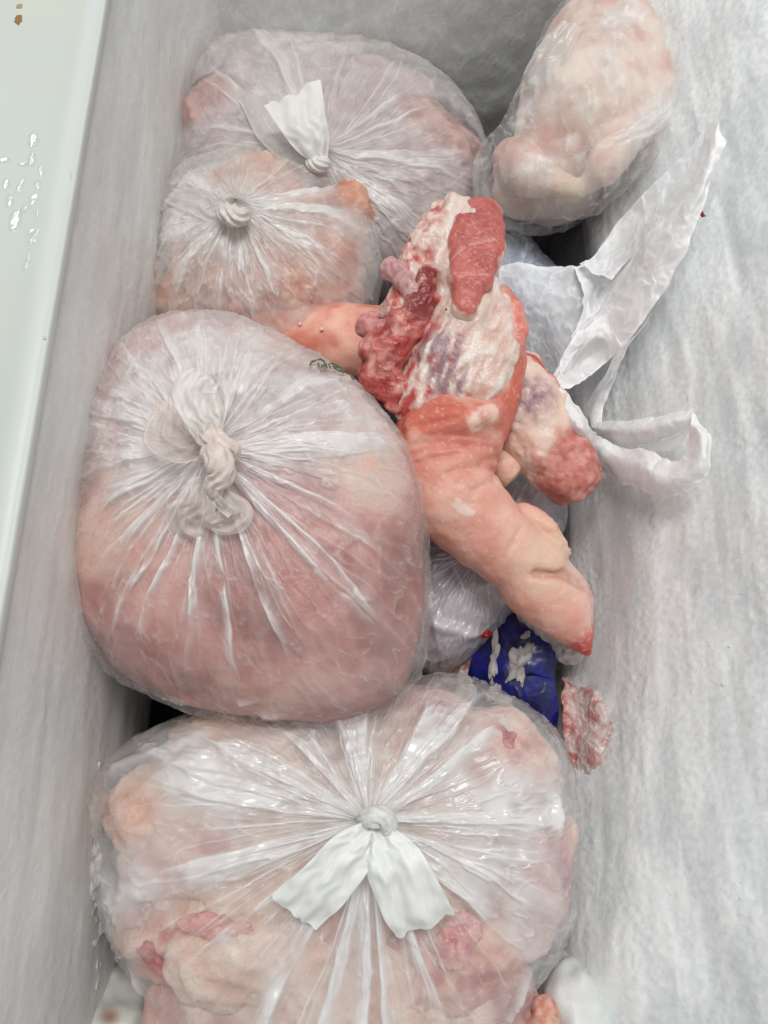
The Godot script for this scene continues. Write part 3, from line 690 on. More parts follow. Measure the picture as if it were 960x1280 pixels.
func chicken(t: Node3D):
	var n := nz(601)
	var body := [Vector3(0.2484, 0.352, -0.8081), Vector3(0.2374, 0.345, -0.7384), Vector3(0.2242, 0.325, -0.6801), Vector3(0.1944, 0.285, -0.6355)]
	var rad := [0.038, 0.064, 0.077, 0.058]
	var wing := [Vector3(0.1413, 0.305, -0.633), Vector3(0.1536, 0.338, -0.5796), Vector3(0.1994, 0.338, -0.561)]
	var drum := [Vector3(0.2437, 0.352, -0.6078), Vector3(0.2221, 0.358, -0.5728), Vector3(0.2129, 0.345, -0.5668)]
	var knob := [Vector3(0.1357, 0.285, -0.6018), Vector3(0.152, 0.28, -0.592)]
	var wing2 := [Vector3(0.271, 0.37, -0.7192), Vector3(0.2861, 0.36, -0.6749), Vector3(0.2676, 0.35, -0.6312)]
	var f := func(p: Vector3) -> float:
		var d := chain(p, body, rad)
		d = smin(d, chain(p, wing, [0.022, 0.022, 0.009]), 0.006)
		d = smin(d, chain(p, drum, [0.022, 0.019, 0.012]), 0.006)
		d = smin(d, chain(p, knob, [0.016, 0.014]), 0.02)
		d = smin(d, chain(p, wing2, [0.022, 0.026, 0.018]), 0.014)
		return d + 0.0025 * n.get_noise_3dv(p * 40.0)
	var colf := func(p: Vector3, nn: Vector3) -> Color:
		var k := n.get_noise_3dv(p * 24.0)
		var c := mix3(C(214, 176, 162), C(228, 206, 194), C(234, 220, 208), clampf(0.55 + k * 0.8, 0.0, 1.0))
		c = c.lerp(C(212, 150, 136), sst(0.0, 0.6, n.get_noise_3dv(p * 11.0 + Vector3(4, 4, 4))) * 0.7)
		return c.lerp(C(236, 218, 192), sst(0.022, 0.008, near(p, wing[1], wing[2])) * 0.8)
	var bx := box_of(body + wing + drum, 0.09)
	part("chicken", nets(f, bx[0], bx[1], 0.0036, colf), M.skin, t)
	var n3 := nz(604)
	var g := func(p: Vector3) -> float:
		var d := smin(chain(p, body, rad), chain(p, wing, [0.026, 0.024, 0.014]), 0.05)
		d = smin(d, chain(p, drum, [0.024, 0.021, 0.014]), 0.05)
		d = smin(d, chain(p, knob, [0.02, 0.016]), 0.05)
		d = smin(d, chain(p, wing2, [0.022, 0.026, 0.018]), 0.04)
		var w := absf(n3.get_noise_3dv(Vector3(p.x * 34.0, p.y * 20.0, p.z * 18.0)))
		return d - 0.0036 - 0.0028 * maxf(0.0, 0.3 - w) / 0.3 - 0.003 * n.get_noise_3dv(p * 30.0)
	var fc := func(p: Vector3, nn: Vector3) -> Color:
		var w := absf(n3.get_noise_3dv(Vector3(p.x * 34.0, p.y * 20.0, p.z * 18.0)))
		var a := 0.17 + 0.3 * pow(maxf(0.0, 1.0 - w * 9.0), 2.0)
		var wet := n.get_noise_3dv(p * 14.0 + Vector3(1, 7, 2))
		a += 0.4 * sst(0.05, 0.5, wet)
		return C(232, 230, 228, clampf(a, 0.05, 0.85))
	part("film", nets(g, bx[0], bx[1], 0.0032, fc), M.film, t)
	part("film_fold", ribbon([Vector3(0.1923, 0.4, -0.715), Vector3(0.1724, 0.385, -0.6896), Vector3(0.1572, 0.365, -0.6747), Vector3(0.1491, 0.35, -0.6751)], [0.03, 0.04, 0.036, 0.02], Vector3(-0.6, 0.8, 0.2), 0.2, 0.004, 611, 40, 90, C(232, 230, 228, 0.35), 0.01), M.shiny_film, t)
	part("film_fold", ribbon([Vector3(0.2188, 0.405, -0.5587), Vector3(0.2551, 0.405, -0.5782), Vector3(0.2801, 0.395, -0.609)], [0.012, 0.018, 0.012], Vector3(0, 1, 0.5), 0.4, 0.002, 612, 30, 60, C(236, 236, 234, 0.4), 0.0), M.shiny_film, t)

func meats():
	trotter()
	shank()
	hidden_leg()

func trotter():
	var t := thing("pork_trotter", "cut pork trotter with red muscle on top, lying over the pile", "pork trotter", Vector3(0.0882, 0.26, -0.2715))
	var n := nz(701)
	var n2 := nz(702)
	# the leg: foot with two toes and a dewclaw, ankle, shank wrapped in skin
	var leg := [Vector3(0.1638, 0.291, -0.1426), Vector3(0.1296, 0.305, -0.1696), Vector3(0.0894, 0.32, -0.2003), Vector3(0.0589, 0.328, -0.2309), Vector3(0.0507, 0.334, -0.2657), Vector3(0.0557, 0.338, -0.3038)]
	var rl := [0.024, 0.0305, 0.0365, 0.044, 0.046, 0.042]
	var toe_a := [Vector3(0.1335, 0.297, -0.1523), Vector3(0.1632, 0.286, -0.1304), Vector3(0.191, 0.276, -0.1111)]
	var toe_b := [Vector3(0.1333, 0.304, -0.1795), Vector3(0.1627, 0.295, -0.1587), Vector3(0.1912, 0.285, -0.1395)]
	var dew := [Vector3(0.1264, 0.318, -0.2138), Vector3(0.1549, 0.318, -0.1994), Vector3(0.1696, 0.315, -0.1869)]
	var knob := Vector3(0.1462, 0.317, -0.1752)
	var wrap := [Vector3(0.0789, 0.345, -0.2781), Vector3(0.0956, 0.35, -0.3139), Vector3(0.1065, 0.354, -0.3527), Vector3(0.1127, 0.358, -0.3997)]
	var fold := [Vector3(0.0277, 0.368, -0.2774), Vector3(0.0616, 0.378, -0.2809), Vector3(0.0911, 0.374, -0.2859)]
	var groove := [[Vector3(0.0133, 0.385, -0.2509), Vector3(0.0535, 0.385, -0.256)], [Vector3(0.0535, 0.385, -0.256), Vector3(0.098, 0.38, -0.262)], [Vector3(0.04, 0.39, -0.2647), Vector3(0.0904, 0.387, -0.2661)], [Vector3(0.1107, 0.36, -0.2507), Vector3(0.0537, 0.375, -0.2335)], [Vector3(0.0992, 0.37, -0.2576), Vector3(0.0809, 0.375, -0.2444)], [Vector3(0.0946, 0.36, -0.2322), Vector3(0.0738, 0.37, -0.2196)], [Vector3(0.0268, 0.385, -0.2597), Vector3(0.0737, 0.385, -0.2597)], [Vector3(0.0169, 0.385, -0.273), Vector3(0.0608, 0.385, -0.276)], [Vector3(0.027, 0.375, -0.2444), Vector3(0.0642, 0.375, -0.2495)], [Vector3(0.1177, 0.34, -0.1939), Vector3(0.1027, 0.33, -0.1694)]]
	var cleft := [Vector3(0.1304, 0.327, -0.1588), Vector3(0.1541, 0.32, -0.1584), Vector3(0.1851, 0.306, -0.1502)]
	var flap := [Vector3(0.0771, 0.384, -0.275), Vector3(0.0836, 0.387, -0.2787), Vector3(0.0911, 0.384, -0.2862)]
	var flake := [Vector3(0.0617, 0.366, -0.2082), Vector3(0.071, 0.364, -0.2004)]
	var end_a: Vector3 = Vector3(0.1891, 0.285, -0.1255)
	var end_b: Vector3 = Vector3(0.1814, 0.295, -0.1654)
	var na := Vector3(0.97, 0.15, 0.1).normalized()
	var nb := Vector3(0.86, 0.2, -0.46).normalized()
	var f := func(p: Vector3) -> float:
		var d := chain(p, leg, rl)
		d = smin(d, chain(p, toe_a, [0.027, 0.0245, 0.0185]), 0.012)
		d = smin(d, chain(p, toe_b, [0.020, 0.0175, 0.0145]), 0.005)
		d = smin(d, chain(p, dew, [0.0125, 0.0125, 0.009]), 0.004)
		d = smin(d, p.distance_to(knob) - 0.0125, 0.012)
		d = smin(d, chain(p, wrap, [0.028, 0.027, 0.0245, 0.018]), 0.016)
		d = smin(d, chain(p, fold, [0.011, 0.014, 0.010]), 0.010)
		var fd := chain(p, flap, [0.0025, 0.0055, 0.0025]) + 0.003 * n2.get_noise_3dv(p * 70.0)
		d = smin(d, fd, 0.004)
		var pd := near(p, flake[0], flake[1])
		if pd < 0.012:
			d -= 0.0008 * sst(0.0055, 0.004, pd + 0.005 * n2.get_noise_3dv(p * 130.0))
		for g in groove:
			var q := near(Vector3(p.x, 0, p.z), g[0] * Vector3(1, 0, 1), g[1] * Vector3(1, 0, 1)) + 0.0012 * n2.get_noise_3dv(p * 40.0)
			if q < 0.012 and p.y > 0.33:
				d += 0.0026 * exp(-pow(q / 0.0024, 2.0))
		var c := minf(near(p, cleft[0], cleft[1]), near(p, cleft[1], cleft[2]))
		if c < 0.03:
			d += 0.006 * exp(-pow(c / 0.0055, 2.0))
		if p.x > 0.14:
			var rough := 0.0022 * n.get_noise_3dv(p * 150.0)
			d = -smin(-d, -((p - end_a).dot(na) + rough), 0.008)
			d = -smin(-d, -((p - end_b).dot(nb) + rough), 0.008)
		return d + 0.0012 * n.get_noise_3dv(p * 60.0)
	var tip := Vector3(0.1818, 0.282, -0.1079)
	var tip2 := Vector3(0.1869, 0.29, -0.1392)
	var knuckle := Vector3(0.1422, 0.325, -0.1723)
	var colf := func(p: Vector3, nn: Vector3) -> Color:
		var k := n.get_noise_3dv(p * 26.0)
		var k2 := n2.get_noise_3dv(p * 110.0)
		var up := sst(-0.20, -0.275, p.z + p.x * 0.25)
		var c := C(230, 172, 154).lerp(C(206, 106, 88), up)
		c = c.lerp(C(236, 194, 176), clampf(k * 1.1, 0.0, 0.6))
		c = c.lerp(C(208, 124, 104), clampf(-k * 0.8, 0.0, 0.4))
		c = c.lerp(C(230, 198, 172), sst(0.05, 0.012, p.distance_to(knuckle)) * 0.8)
		c = c.lerp(C(190, 128, 112), sst(0.011, 0.003, minf(near(p, cleft[0], cleft[1]), near(p, cleft[1], cleft[2]))) * 0.55)
		c = c.lerp(C(228, 200, 192), sst(0.3, 0.8, nn.dot(na)) * sst(0.15, 0.175, p.x) * clampf(0.6 + k2, 0.0, 0.85))
		c = c.lerp(C(204, 58, 64), sst(0.024, 0.012, p.distance_to(tip) + 0.008 * k2) * clampf(0.85 + k2 * 0.6, 0.0, 0.95))
		c = c.lerp(C(238, 206, 190), sst(0.010, 0.006, near(p, flap[0], flap[2]) + 0.003 * k2) * 0.85)
		c = c.lerp(C(236, 212, 200), sst(0.0055, 0.004, near(p, flake[0], flake[1]) + 0.005 * n2.get_noise_3dv(p * 130.0)) * 0.85)
		return c.lerp(C(244, 220, 208), clampf((n2.get_noise_3dv(p * 210.0) - 0.34) * 2.0, 0.0, 0.4))
	var bx := box_of(leg + toe_a + toe_b + wrap, 0.055)
	var sk := part("skin", nets(f, bx[0], bx[1], 0.0022, colf), M.skin, t)
	# frost flecks left on the skin
	# fat, tissue and membrane of the shank above the skin: white fibres, violet showing through, red on the left
	var meatc := [Vector3(0.0361, 0.352, -0.3128), Vector3(0.0578, 0.362, -0.3414), Vector3(0.0728, 0.37, -0.3805), Vector3(0.075, 0.378, -0.4265), Vector3(0.0775, 0.384, -0.4707)]
	var rmeat := [0.028, 0.036, 0.033, 0.031, 0.028]
	var side := [Vector3(0.0847, 0.368, -0.3123), Vector3(0.1019, 0.37, -0.3514), Vector3(0.1108, 0.37, -0.3848)]
	var left := [Vector3(0.0641, 0.388, -0.4837), Vector3(0.0444, 0.384, -0.4572), Vector3(0.0325, 0.376, -0.4279), Vector3(0.0184, 0.366, -0.3917)]
	var hollow := [Vector3(0.0385, 0.405, -0.4022), Vector3(0.0416, 0.402, -0.3756)]
	var g := func(p: Vector3) -> float:
		var d := smin(chain(p, meatc, rmeat), chain(p, side, [0.018, 0.020, 0.013]), 0.022)
		d = smin(d, chain(p, left, [0.018, 0.022, 0.020, 0.020]) + 0.006 * n2.get_noise_3d(p.x * 60.0, p.y * 60.0, p.z * 24.0), 0.012)
		d += 0.0045 * n.get_noise_3d(p.x * 34.0, p.y * 34.0, p.z * 34.0)
		var fib := absf(n2.get_noise_3d((p.x + p.z * 0.4) * 110.0, p.y * 40.0, p.z * 22.0))
		d -= 0.0011 * maxf(0.0, 0.25 - fib) * 4.0
		var h := near(p, hollow[0], hollow[1])
		if h < 0.035:
			d += 0.012 * exp(-pow(h / 0.011, 2.0))
		return d
	var violet := Vector3(0.0467, 0.395, -0.3379)
	var violet2 := Vector3(0.0547, 0.39, -0.3143)
	var mus := [Vector3(0.0863, 0.409, -0.4691), Vector3(0.0828, 0.41, -0.4404), Vector3(0.0764, 0.405, -0.4063), Vector3(0.0702, 0.4, -0.3746)]
	var rm := [0.0225, 0.0275, 0.0205, 0.011]
	var mflat := []
	for q in mus:
		mflat.append(Vector3(q.x, 0, q.z))
	var gc := func(p: Vector3, nn: Vector3) -> Color:
		var fib := n2.get_noise_3d((p.x + p.z * 0.4) * 120.0, p.y * 45.0, p.z * 26.0)
		var k := n.get_noise_3dv(p * 34.0)
		var k3 := n2.get_noise_3dv(p * 70.0)
		var c := C(234, 212, 200).lerp(C(214, 170, 156), clampf(0.35 - fib * 0.9 + k * 0.6, 0.0, 1.0))
		var ax := chain(Vector3(p.x, 0, p.z), mflat, rm)
		var lefty := sst(0.004, 0.02, ax) * sst(0.072, 0.058, p.x) * sst(-0.245, -0.285, p.z)
		c = c.lerp(C(192, 62, 56), lefty * clampf(0.42 + k3 * 1.5 + k, 0.0, 0.92))
		var vi := maxf(sst(0.034, 0.012, p.distance_to(violet)), sst(0.026, 0.008, p.distance_to(violet2)))
		c = c.lerp(C(156, 130, 138), vi * clampf(0.65 - fib * 1.8, 0.0, 1.0))
		c = c.lerp(C(216, 112, 96), sst(0.05, 0.4, k) * sst(-0.3, -0.27, p.z) * sst(0.06, 0.085, p.x) * 0.75)
		c = c.lerp(C(110, 30, 30), sst(0.014, 0.006, near(p, hollow[0], hollow[1])) * 0.85)
		return c.lerp(C(242, 234, 228), sst(0.2, 0.45, fib) * 0.6)
	bx = box_of(meatc + side + left, 0.045)
	part("membrane", nets(g, bx[0], bx[1], 0.0018, gc), M.wet, t)
	# the cut muscle: a tongue of grainy red set into the fat
	var seam := [[Vector3(0.0557, 0.43, -0.4175), Vector3(0.0753, 0.43, -0.4324)], [Vector3(0.0753, 0.43, -0.4324), Vector3(0.0974, 0.43, -0.4374)], [Vector3(0.0659, 0.43, -0.3997), Vector3(0.0903, 0.43, -0.4029)]]
	var m := func(p: Vector3) -> float:
		var wob := 0.0035 * n.get_noise_3d(p.x * 34.0, 3.0, p.z * 34.0)
		var axis := chain(Vector3(p.x, 0.0, p.z), mflat, rm) + wob
		var yc: float = lerpf(0.374, 0.4008, sst(-0.285, -0.345, p.z))
		var top := absf(p.y - yc) - 0.0135 + 0.10 * maxf(0.0, axis + 0.016)
		var d := -smin(-axis, -top, 0.010)
		for s in seam:
			var w := near(Vector3(p.x, 0.43, p.z), s[0], s[1])
			d += 0.0009 * exp(-pow(w / 0.0016, 2.0))
		return d + 0.0008 * n.get_noise_3dv(p * 55.0)
	var rim_c := func(p: Vector3, nn: Vector3) -> Color:
		var axis := chain(Vector3(p.x, 0.0, p.z), mflat, rm)
		var k := n.get_noise_3dv(p * 45.0)
		var fib := n2.get_noise_3d(p.x * 240.0, p.y * 60.0, p.z * 70.0)
		var c := C(200, 112, 102).lerp(C(176, 84, 80), clampf(0.45 + k * 0.9 + fib * 0.5, 0.0, 1.0))
		c = c.lerp(C(224, 176, 164), sst(0.3, 0.5, n2.get_noise_3dv(p * 210.0)) * 0.5)
		for s in seam:
			c = c.lerp(C(226, 172, 160), sst(0.0016, 0.0004, near(Vector3(p.x, 0.43, p.z), s[0], s[1]) + absf(k) * 0.002) * 0.7)
		c = c.lerp(C(236, 208, 194), sst(-0.0022, 0.0008, axis + k * 0.004) * sst(-0.295, -0.325, p.z))
		return c.lerp(C(226, 178, 164), sst(-0.345, -0.275, p.z + k * 0.02) * 0.85)
	bx = box_of(mus, 0.035)
	part("muscle", nets(m, bx[0], bx[1], 0.0016, rim_c), M.meat, t)
	# ragged dark red flesh round the joint
	var rag := [Vector3(0.0372, 0.392, -0.4118), Vector3(0.0344, 0.385, -0.3931), Vector3(0.0179, 0.378, -0.3695), Vector3(0.0014, 0.368, -0.3527), Vector3(-0.0029, 0.358, -0.3339), Vector3(0.0143, 0.358, -0.3137)]
	var rr := [0.010, 0.014, 0.016, 0.021, 0.019, 0.014]
	part("ragged_flesh", nets(func(p: Vector3) -> float: return chain(p, rag, rr) + 0.007 * n.get_noise_3d(p.x * 26.0, p.y * 40.0, p.z * 40.0) + 0.0045 * absf(n2.get_noise_3d(p.x * 60.0 + p.z * 30.0, p.y * 60.0, p.z * 24.0 - p.x * 20.0)) - 0.002, box_of(rag, 0.035)[0], box_of(rag, 0.035)[1], 0.0018,
		func(p: Vector3, nn: Vector3) -> Color:
			var k := n.get_noise_3d(p.x * 26.0, p.y * 40.0, p.z * 40.0)
			var k2 := n2.get_noise_3d(p.x * 30.0 + p.z * 30.0, p.y * 50.0, p.z * 60.0)
			var c := C(182, 74, 70).lerp(C(218, 146, 136), clampf(0.42 + k2 * 1.3, 0.0, 1.0))
			c = c.lerp(C(128, 28, 32), clampf(k * 1.6, 0.0, 0.85))
			c = c.lerp(C(112, 26, 28), sst(0.016, 0.006, near(Vector3(p.x, 0, p.z), Vector3(0.0373, 0.39, -0.4115) * Vector3(1, 0, 1), Vector3(0.0299, 0.385, -0.379) * Vector3(1, 0, 1)) + k2 * 0.006) * 0.75)
			var st := n2.get_noise_3d(p.x * 60.0 + p.z * 30.0, p.y * 60.0, p.z * 24.0 - p.x * 20.0)
			c = c.lerp(C(120, 24, 28), sst(0.08, 0.0, absf(st)) * 0.55)
			return c.lerp(C(226, 172, 160), sst(0.2, 0.5, st) * 0.8)), M.wet, t)
	# sawn bone and joint ends
	var bone := C(176, 120, 128)
	var bone2 := C(206, 150, 148)
	part("bone_end", tube([Vector3(0.0015, 0.386, -0.4318), Vector3(0.0101, 0.39, -0.4218), Vector3(0.0228, 0.392, -0.405), Vector3(0.0328, 0.386, -0.3874)], [0.0125, 0.0095, 0.0105, 0.013], 48, 80, 0.12, 731, C(178, 126, 132), C(214, 172, 164)), M.wet, t)
	part("bone_end", tube([Vector3(-0.0183, 0.368, -0.3861), Vector3(-0.0087, 0.372, -0.3734), Vector3(0.0072, 0.378, -0.3728), Vector3(0.0244, 0.38, -0.3848)], [0.0155, 0.0105, 0.008, 0.006], 48, 80, 0.14, 732, C(188, 112, 114), C(216, 156, 150)), M.wet, t)
	# skin edge that stands up round the cut
	var rind := [Vector3(0.1088, 0.374, -0.4128), Vector3(0.1172, 0.378, -0.3912), Vector3(0.1193, 0.378, -0.367), Vector3(0.1136, 0.375, -0.3444)]
	part("rind", nets(func(p: Vector3) -> float: return chain(p, rind, [0.006, 0.009, 0.010, 0.007]) + 0.0014 * n.get_noise_3dv(p * 50.0), box_of(rind, 0.02)[0], box_of(rind, 0.02)[1], 0.0018,
		func(p: Vector3, nn: Vector3) -> Color:
			var k := n2.get_noise_3dv(p * 110.0)
			var c := C(214, 104, 88).lerp(C(232, 168, 152), clampf(0.4 + k * 0.7, 0.0, 1.0))
			return c.lerp(C(240, 214, 202), sst(0.0, -0.5, nn.x) * 0.6)), M.wet, t)

func shank():
	var t := thing("pork_shank", "cut pork shank with a round red end by the frosty right wall", "pork shank", Vector3(0.1734, 0.25, -0.3109))
	var n := nz(751)
	var n2 := nz(752)
	var body := [Vector3(0.1231, 0.318, -0.3478), Vector3(0.137, 0.315, -0.3152), Vector3(0.1508, 0.312, -0.2875), Vector3(0.1709, 0.308, -0.2623)]
	var rad := [0.034, 0.040, 0.036, 0.031]
	var upper := [Vector3(0.1263, 0.342, -0.3429), Vector3(0.1425, 0.338, -0.3284), Vector3(0.1555, 0.326, -0.3098)]
	var f := func(p: Vector3) -> float:
		var d := smin(chain(p, body, rad), chain(p, upper, [0.012, 0.014, 0.010]), 0.014)
		return d + 0.004 * n.get_noise_3dv(p * 45.0) + 0.0012 * n2.get_noise_3dv(p * 140.0)
	var red := Vector3(0.1773, 0.322, -0.255)
	var violet := Vector3(0.1344, 0.345, -0.3165)
	var edge := [Vector3(0.1366, 0.34, -0.3593), Vector3(0.1573, 0.335, -0.3401), Vector3(0.1641, 0.325, -0.302)]
	var colf := func(p: Vector3, nn: Vector3) -> Color:
		var k := n.get_noise_3dv(p * 34.0)
		var k2 := n2.get_noise_3dv(p * 100.0)
		var c := C(232, 190, 172).lerp(C(238, 218, 204), clampf(0.5 + k * 0.9, 0.0, 1.0))
		c = c.lerp(C(150, 112, 126), sst(0.03, 0.012, p.distance_to(violet)) * clampf(0.75 - k2, 0.0, 1.0))
		c = c.lerp(C(196, 60, 58), sst(0.013, 0.006, minf(near(p, edge[0], edge[1]), near(p, edge[1], edge[2])) + k2 * 0.004))
		var m := sst(0.050, 0.030, p.distance_to(red) + k * 0.012)
		return c.lerp(C(192, 108, 98).lerp(C(220, 156, 144), clampf(0.5 + k2 * 1.2 + k * 0.6, 0.0, 1.0)), m)
	var bx := box_of(body + upper, 0.05)
	part("flesh", nets(f, bx[0], bx[1], 0.0024, colf), M.meat, t)
	part("skin", tube([Vector3(0.1089, 0.3, -0.2887), Vector3(0.1155, 0.3, -0.268), Vector3(0.1251, 0.298, -0.2582)], [0.016, 0.019, 0.014], 48, 60, 0.1, 755, C(232, 178, 152), C(240, 204, 184)), M.skin, t)

func hidden_leg():
	var t := thing("pork_hock", "smooth pink pork hock passing behind the largest bag", "pork hock", Vector3(-0.0931, 0.2, -0.4651))
	var n := nz(771)
	var leg := [Vector3(-0.1798, 0.262, -0.4316), Vector3(-0.1181, 0.272, -0.4253), Vector3(-0.0497, 0.282, -0.4123), Vector3(0.0164, 0.286, -0.4023)]
	var f := func(p: Vector3) -> float:
		return chain(p, leg, [0.022, 0.033, 0.043, 0.046]) + 0.002 * n.get_noise_3dv(p * 24.0)
	var colf := func(p: Vector3, nn: Vector3) -> Color:
		var k := n.get_noise_3dv(p * 30.0)
		var c := C(226, 150, 130).lerp(C(240, 186, 166), clampf(0.45 + k * 1.3, 0.0, 1.0))
		return c.lerp(C(206, 112, 92), clampf(-k * 1.2, 0.0, 0.5))
	var bx := box_of(leg, 0.055)
	var sk := part("skin", nets(f, bx[0], bx[1], 0.003, colf), M.skin, t)
	for q in [[Vector3(-0.0832, 0.318, -0.4147), 0.0016], [Vector3(-0.061, 0.325, -0.4037), 0.0018], [Vector3(-0.1214, 0.306, -0.4272), 0.0013], [Vector3(-0.0963, 0.312, -0.4251), 0.0012]]:
		part("ice_grain", blob(q[0], Vector3.ONE * q[1], Basis(), 0.5, 500.0, 772, 12, 8, func(p, k): return C(244, 224, 214)), M.gloss, sk)
	# a cut of meat squeezed between the largest bag and the left wall
	t = thing("meat_cut", "reddish cut of meat squeezed between largest bag and left wall", "meat", Vector3(-0.3125, 0.2, -0.3924))
	part("flesh", blob(Vector3(-0.2747, 0.262, -0.3646), Vector3(0.034, 0.05, 0.06), Basis(Vector3.UP, 0.5), 0.25, 30.0, 781, 80, 50, func(p, k): return C(176, 92, 84).lerp(C(214, 150, 136), clampf(0.5 + k * 1.6, 0.0, 1.0))), M.wet, t)
# ---------------------------------------------------------------- loose plastic
func loose_plastic():
	var white := func(base: float, ca: Color) -> Callable:
		return func(p: Vector3, u: float, w: float, cr: float) -> Color:
			var c := ca
			c.a = clampf(base + 0.22 * maxf(0.0, 1.0 - cr * 11.0) * 0.9 + 0.12 * nz(88).get_noise_3dv(p * 20.0) + 0.25 * exp(-pow(minf(minf(u, 1.0 - u) * 3.0, minf(w, 1.0 - w)) / 0.05, 2.0)), 0.08, 0.97)
			return c
	var ca := C(226, 229, 232)
	# thin white carrier bag, open, its handles lying up the frosty wall
	var t := thing("carrier_bag", "open white carrier bag, its handles spread on the frosty right wall", "plastic bag", Vector3(0.2339, 0.28, -0.4251))
	var sheet := white.call(0.74, C(246, 246, 247)) as Callable
	var thin := white.call(0.66, C(244, 246, 249)) as Callable
	var thick := white.call(0.82, C(250, 248, 248)) as Callable
	# the mouth, spread up the wall, with the far handle at its tip
	part("bag_panel", patch([
		[Vector3(0.1267, 0.275, -0.5188), Vector3(0.1536, 0.29, -0.5052), Vector3(0.1847, 0.3, -0.4956), Vector3(0.2072, 0.312, -0.4805)],
		[Vector3(0.1231, 0.27, -0.4864), Vector3(0.1557, 0.288, -0.4665), Vector3(0.1885, 0.302, -0.4442), Vector3(0.2052, 0.312, -0.4307)],
		[Vector3(0.1382, 0.26, -0.4477), Vector3(0.1676, 0.278, -0.4263), Vector3(0.1818, 0.298, -0.3997), Vector3(0.1916, 0.31, -0.3878)],
		[Vector3(0.1552, 0.25, -0.4143), Vector3(0.1681, 0.265, -0.3959), Vector3(0.1725, 0.29, -0.3704), Vector3(0.175, 0.305, -0.3638)]], 110, 110, 0.0074, 19.0, 801, thin), M.tie, t)
	part("bag_panel", patch([
		[Vector3(0.1987, 0.315, -0.4861), Vector3(0.2156, 0.325, -0.494), Vector3(0.2401, 0.336, -0.5264), Vector3(0.2526, 0.361, -0.5301), Vector3(0.2707, 0.39, -0.538), Vector3(0.2922, 0.425, -0.5485)],
		[Vector3(0.2108, 0.325, -0.4688), Vector3(0.2311, 0.332, -0.4827), Vector3(0.2489, 0.349, -0.5046), Vector3(0.2632, 0.37, -0.5124), Vector3(0.2779, 0.396, -0.5228), Vector3(0.2938, 0.428, -0.5379)],
		[Vector3(0.2266, 0.33, -0.4556), Vector3(0.2435, 0.35, -0.4724), Vector3(0.2534, 0.372, -0.4742), Vector3(0.2662, 0.393, -0.4812), Vector3(0.2793, 0.414, -0.4968), Vector3(0.2937, 0.433, -0.5218)]], 150, 60, 0.0074, 19.0, 803, sheet, true), M.tie, t)
	part("bag_panel", patch([
		[Vector3(0.158, 0.332, -0.3401), Vector3(0.1703, 0.326, -0.365), Vector3(0.1848, 0.322, -0.3984), Vector3(0.2145, 0.285, -0.4558), Vector3(0.2327, 0.326, -0.4652), Vector3(0.248, 0.366, -0.4763), Vector3(0.2655, 0.399, -0.4814), Vector3(0.2763, 0.416, -0.4913), Vector3(0.2842, 0.424, -0.5199), Vector3(0.2908, 0.432, -0.5487)],
		[Vector3(0.164, 0.342, -0.3313), Vector3(0.2028, 0.286, -0.393), Vector3(0.216, 0.308, -0.4055), Vector3(0.2286, 0.331, -0.4243), Vector3(0.2449, 0.364, -0.4369), Vector3(0.256, 0.39, -0.4497), Vector3(0.2677, 0.411, -0.4604), Vector3(0.2768, 0.426, -0.4769), Vector3(0.2845, 0.435, -0.5028), Vector3(0.2921, 0.443, -0.5352)],
		[Vector3(0.1717, 0.34, -0.329), Vector3(0.2162, 0.292, -0.3784), Vector3(0.2344, 0.325, -0.3876), Vector3(0.2525, 0.36, -0.407), Vector3(0.2665, 0.386, -0.4283), Vector3(0.2746, 0.402, -0.4487), Vector3(0.2832, 0.417, -0.4718), Vector3(0.2895, 0.428, -0.4926), Vector3(0.2937, 0.436, -0.5062), Vector3(0.2985, 0.442, -0.5181)]], 220, 80, 0.0081, 19.0, 805, thick, true), M.tie, t)
	part("bag_panel", patch([
		[Vector3(0.1987, 0.315, -0.4861), Vector3(0.1986, 0.318, -0.4379), Vector3(0.1875, 0.318, -0.401), Vector3(0.1724, 0.322, -0.3699), Vector3(0.1572, 0.33, -0.3446)],
		[Vector3(0.2325, 0.315, -0.496), Vector3(0.2295, 0.298, -0.4663), Vector3(0.2028, 0.316, -0.416), Vector3(0.1804, 0.32, -0.3773), Vector3(0.1585, 0.33, -0.3412)],
		[Vector3(0.2563, 0.36, -0.4775), Vector3(0.2436, 0.329, -0.463), Vector3(0.2267, 0.289, -0.4463), Vector3(0.1899, 0.316, -0.386), Vector3(0.1618, 0.328, -0.3389)]], 110, 90, 0.0089, 19.0, 807, sheet), M.tie, t)
	part("handle", patch([
		[Vector3(0.2316, 0.323, -0.3853), Vector3(0.2219, 0.299, -0.3744), Vector3(0.2128, 0.28, -0.3596), Vector3(0.2071, 0.271, -0.3425), Vector3(0.2067, 0.273, -0.3253)],
		[Vector3(0.2407, 0.348, -0.3863), Vector3(0.2302, 0.323, -0.3711), Vector3(0.2194, 0.301, -0.3554), Vector3(0.2115, 0.284, -0.3395), Vector3(0.2081, 0.283, -0.317)],
		[Vector3(0.2604, 0.364, -0.4218), Vector3(0.2466, 0.335, -0.4008), Vector3(0.2328, 0.308, -0.3755), Vector3(0.2226, 0.287, -0.3468), Vector3(0.2138, 0.283, -0.3101)]], 120, 50, 0.0059, 19.0, 813, sheet, true), M.tie, t)
